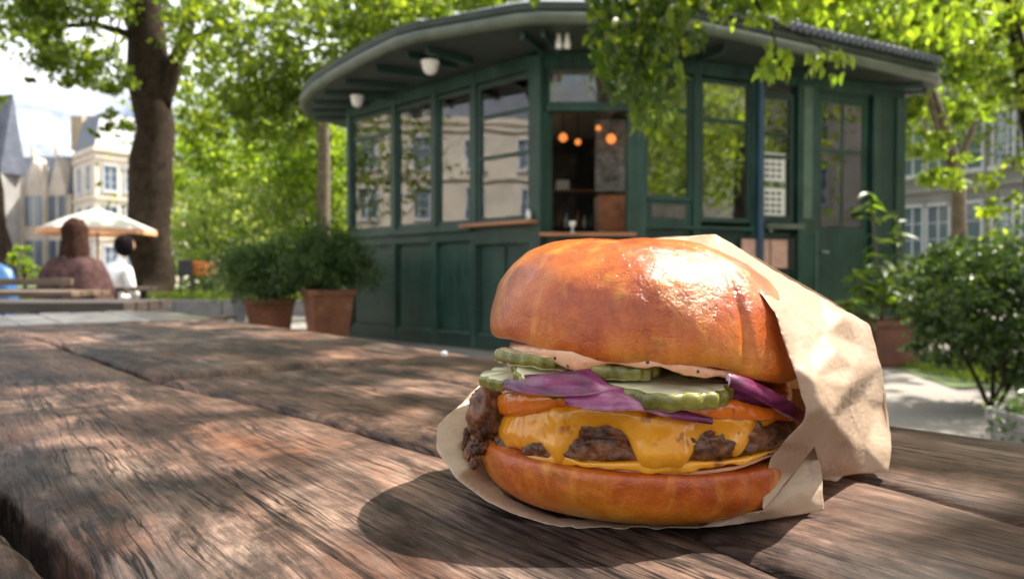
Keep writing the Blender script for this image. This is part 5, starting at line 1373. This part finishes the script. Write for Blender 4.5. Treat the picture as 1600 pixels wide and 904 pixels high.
# ------------------------------------------------------------------ people
def skinned(name, joints, edges, m, parent, sub=2):
    me = bpy.data.meshes.new(name); me.from_pydata([j[0] for j in joints], edges, []); o = bpy.data.objects.new(name, me); COL.objects.link(o)
    s = o.modifiers.new('skin','SKIN'); s.use_smooth_shade = True
    for i, j in enumerate(joints):
        me.skin_vertices[0].data[i].radius = (j[1], j[2] if len(j) > 2 else j[1])
    me.skin_vertices[0].data[0].use_root = True
    o.modifiers.new('sub','SUBSURF').levels = sub; o.modifiers['sub'].render_levels = sub
    e = o.evaluated_get(bpy.context.evaluated_depsgraph_get()); me2 = bpy.data.meshes.new_from_object(e); me2.name = name; bpy.data.objects.remove(o)
    for q in me2.polygons: q.use_smooth = True
    return link(name, me2, m, parent)
def person(base, face, label, topm, botm, hairm, lean=0.0, longhair=False, s=1.0, coat=None):
    """seated person; base = seat point on the bench (world), face = heading angle (0 looks along +Y)"""
    root = empty('person', tuple(base), label, 'person'); R = Matrix.Rotation(face,3,'Z'); B = Vector(base)
    def w(x,y,z):
        y2 = y+lean*max(0,z); return tuple(B+R @ (Vector((x,y2,z))*s))
    body = [(w(0,0,.08),.15*s,.12*s),(w(0,-.01,.26),.14*s,.11*s),(w(0,0,.42),.17*s,.11*s),(w(0,0,.53),.06*s,.055*s),(w(0,.01,.60),.05*s,.05*s),
            (w(.17,0,.46),.065*s),(w(.23,.08,.24),.05*s),(w(.12,.30,.16),.038*s),(w(.06,.38,.19),.028*s),
            (w(-.17,0,.46),.065*s),(w(-.23,.08,.24),.05*s),(w(-.12,.30,.16),.038*s),(w(-.06,.38,.19),.028*s)]
    skinned('torso', body, [(0,1),(1,2),(2,3),(3,4),(2,5),(5,6),(6,7),(7,8),(2,9),(9,10),(10,11),(11,12)], topm, root)
    def wl(x,y,z): return tuple(B+R @ (Vector((x,y,z))*s))
    legs = [(wl(0,0,.06),.13*s),(wl(.10,.06,.06),.10*s),(wl(.13,.42,.08),.065*s),(wl(.13,.40,-.38),.045*s),(wl(.13,.52,-.40),.035*s),(wl(-.10,.06,.06),.10*s),(wl(-.13,.42,.08),.065*s),(wl(-.13,.40,-.38),.045*s),(wl(-.13,.52,-.40),.035*s)]
    skinned('trousers', legs, [(0,1),(1,2),(2,3),(3,4),(0,5),(5,6),(6,7),(7,8)], botm, root)
    hc = Vector(w(0,.02,.72)); r = .097*s
    bm = bmesh.new(); bmesh.ops.create_uvsphere(bm, u_segments=24, v_segments=16, radius=1)
    for v in bm.verts:
        p = v.co; jaw = .82 if p.z < -.2 else 1; q = Vector((p.x*.80*jaw, p.y*.98*jaw, p.z*1.12))
        if p.y > .75 and abs(p.x) < .25 and -.35 < p.z < .1: q.y += .16
        v.co = hc+R @ (q*r)
    me = bpy.data.meshes.new('head'); bm.to_mesh(me); bm.free()
    for q in me.polygons: q.use_smooth = True
    hd = link('head', me, M['skin'], root)
    bm = bmesh.new(); bmesh.ops.create_uvsphere(bm, u_segments=32, v_segments=24, radius=1)
    for v in bm.verts:
        p = v.co.copy(); q = Vector((p.x*.95, p.y*1.10-.12, p.z*1.20+.08))
        if p.y > .35 and p.z < .45: q.y = min(q.y, .35)
        if longhair and p.z < .1: 
            k = min(1,(.1-p.z)); q.z -= k*3.2; q.x *= 1+k*k*1.5; q.y = q.y*(1-.3*k)-.75*k
        q *= 1+.16*mn.noise(Vector((q.x*4.5,q.y*4.5,q.z*.7))) ; v.co = hc+R @ (q*r)
    me = bpy.data.meshes.new('hair'); bm.to_mesh(me); bm.free()
    for q in me.polygons: q.use_smooth = True
    link('hair', me, hairm, root)
    if coat:
        b = MB(); prof = []; n = 28; V = []
        for z, rx, ry in ((.55,.09,.09),(.50,.19,.12),(.40,.25,.16),(.25,.27,.19),(.08,.31,.22),(-.06,.35,.25)):
            for i in range(n):
                a = 2*PI*i/n; k = 1+.06*math.sin(a*7+z*5); V.append(w(rx*k*math.cos(a), ry*k*math.sin(a)-.01, z))
        b.add(V, [(j*n+i,j*n+(i+1)%n,(j+1)*n+(i+1)%n,(j+1)*n+i) for j in range(5) for i in range(n)]); b.build('coat', coat, root, smooth=True)
    return root
def bench(name, x0, x1, y, z, label, back=False, m='bench', depth=.32, group=None, cat='bench', yaw=0, nsl=3, th=.035, backz=(.36,.29)):
    root = empty(name, ((x0+x1)/2,y,0), label, cat, group)
    for i in range(nsl):
        d = depth/nsl; b = MB(); b.box(x0,x1,y+i*d,y+(i+1)*d-.012,z-th,z); b.build('slat', M[m], root, bevel=.004)
    if back:
        for dz in backz: b = MB(); b.box(x0,x1,y-.05,y-.02,z+dz-.045,z+dz); b.build('slat', M[m], root, bevel=.004)
        for x in (x0+.12,x1-.12): b = MB(); b.obox((x-.02,y-.018,0),(.04,0,0),(0,.03,0),(0,0,z+backz[0]-.01)); b.build('leg', M['black'], root)
    for x in (x0+.12,x1-.12):
        for yy in (y+.03,y+depth-.06): b = MB(); b.box(x-.025,x+.025,yy,yy+.04,0,z-th-.001); b.build('leg', M['black'], root)
    return root
pw = at_y(118,440,5.9)
bench('bench', pw.x-.9, pw.x+1.3, 5.75, .45, 'plain wooden bench the long haired woman sits on')
person((pw.x,5.9,.46), .1, 'woman with long brown hair in a mauve coat seated with her back to the viewer', M['coat'], M['trousers'], M['hair'], longhair=True, coat=M['coat'], s=1.0)
pw2 = at_y(168,440,7.2)
bench('bench', pw2.x-.5, pw2.x+1.2, 7.05, .45, 'wooden bench under the person in the white shirt')
person((pw2.x-.05,7.2,.46), -.45, 'person in a white shirt leaning forward in front of the trunk', M['shirt'], M['trousers'], M['hair_b'], lean=.35, s=.94)
bench('cafe_table', at_y(60,440,6.6).x, at_y(60,440,6.6).x+.9, 6.35, .74, 'cafe table in front of the seated woman', m='bench_dark', depth=.6, nsl=5, cat='table')
# back rests and table tops at the left behind the plank table
x1 = at_y(118,440,4.9).x
bench('slatted_bench', x1-2.4, x1, 4.9, .46, 'wooden slatted bench with backrest at the left edge', back=True, depth=.4, nsl=4, backz=(.365,.295))
x1 = at_y(218,470,3.7).x
bench('dark_table', x1-2.2, x1, 3.55, .715, 'dark plank table top just beyond the slatted table', m='bench_dark', depth=.5, nsl=4, th=.05, cat='table')
x1 = at_y(120,470,4.2).x
bench('side_table', x1-1.8, x1, 4.15, .755, 'paler wooden table top in front of the slatted bench', m='bench', depth=.42, nsl=4, th=.03, cat='table')
p = at_y(4,408,5.3); rt = empty('backpack', (p.x,p.y,.46), 'rounded blue backpack at the left edge', 'bag')
lump('bag_body', (p.x-.03,p.y,.70), .15, M['blue'], 3, 4, .12, rt, (.85,.6,1.5)); lump('pocket', (p.x-.03,p.y-.11,.62), .08, M['blue'], 6, 3, .1, rt, (1,.5,1.0))
b = MB(); b.box(p.x-.2,p.x+.2,5.15,5.5,.44,.457); b.build('seat_board', M['bench'], rt)
# little things at the lawn edge
def sb(name, px, py, Y, w, h, m, label, cat):
    c = at_y(px, py, Y); rt = empty(name, (c.x,Y,LZ), label, cat); b = MB(); b.box(c.x-w/2,c.x+w/2,Y,Y+.05,c.z-h/2,c.z+h/2); b.build('panel', m, rt, bevel=.01)
    for s_ in (-1,1): b = MB(); b.box(c.x+s_*w*.35-.02,c.x+s_*w*.35+.02,Y+.01,Y+.04,LZ,c.z-h/2-.001); b.build('leg', M['black'], rt)
sb('sign_board', 289,418,17.2,.34,.36,M['black'],'small black board on legs right of the trunk foot','sign')
sb('sign_board', 311,419,17.4,.38,.32,M['orange'],'small orange board among the flowers','sign')
sb('sign_board', 335,417,17.6,.20,.34,M['pinkpaper'],'narrow pale board beside the orange one','sign')

# ------------------------------------------------------------------ cars
def car(px, Y, z, yaw, m, label):
    c = at_y(px, 430, Y); root = empty('parked_car', (c.x,Y,z), label, 'car', 'cars parked in the street at right'); R = Matrix.Rotation(yaw,3,'Z')
    def w(p): return tuple(R @ Vector(p)+Vector((c.x,Y,z)))
    L = [(-2.1,.35),(-2.12,.62),(-1.95,.80),(-1.2,.92),(-.55,1.40),(.75,1.44),(1.45,.98),(2.0,.88),(2.1,.6),(2.08,.32)]
    V = [w((x,-.82+.10*(zz>1),zz)) for x,zz in L]+[w((x,.82-.10*(zz>1),zz)) for x,zz in L]; n = len(L)
    b = MB(); b.add(V, [tuple(range(n)),tuple(range(n,2*n))[::-1]]+[(i,(i+1)%n,n+(i+1)%n,n+i) for i in range(n)]); b.build('body', m, root, bevel=.06, seg=3)
    for x0, x1 in ((-.95,.05),(.12,1.05)):
        for sd in (-1,1):
            g = MB(); P = [(x0+(.18 if x0 < 0 else 0),sd*.79,1.0),(x1,sd*.79,1.0),(x1-(.30 if x0 > 0 else 0),sd*.735,1.34),(x0+(.42 if x0 < 0 else 0),sd*.735,1.34)]
            g.add([w((a,b_+sd*.03,c_)) for a,b_,c_ in P]+[w((a,b_,c_)) for a,b_,c_ in P], [(0,1,2,3),(7,6,5,4),(0,4,5,1),(1,5,6,2),(2,6,7,3),(3,7,4,0)]); g.build('side_window', M['glass_far'], root)
    g = MB(); P = [(-1.22,-.66,.97),(-1.22,.66,.97),(-.62,.62,1.36),(-.62,-.62,1.36)]; g.add([w((a-.05,b_,c_+.03)) for a,b_,c_ in P]+[w(p) for p in P], [(0,1,2,3),(7,6,5,4),(0,4,5,1),(1,5,6,2),(2,6,7,3),(3,7,4,0)]); g.build('windscreen', M['glass_far'], root)
    for x in (-1.35,1.3):
        for sd in (-1,1):
            b = MB(); b.tube([w((x,sd*.84,.31)), w((x,sd*.62,.31))], .31, 18); t = b.build('wheel', M['rubber'], root, bevel=.02)
            b = MB(); b.tube([w((x,sd*.86,.31)), w((x,sd*.842,.31))], .18, 12); b.build('rim', M['metal'], t)
    for sd in (-1,1): b = MB(); b.obox(w((-2.14,sd*.55-.14,.62)), R @ Vector((.06,0,0)), R @ Vector((0,.28,0)), Vector((0,0,.12))); b.build('headlight', M['white'], root, bevel=.01)
car(1540,19.5,.004,.25,simple('pale_blue_car_paint',(.45,.55,.62),.25,.05,4,0,coat=0) if False else M['winframe'],'pale car with bright glass parked behind the dark bush')
red = simple('red_car_paint',(.45,.03,.03),.3,.1,4,.02)
car(1455,23.5,.004,.25,red,'red car parked behind the right tree')
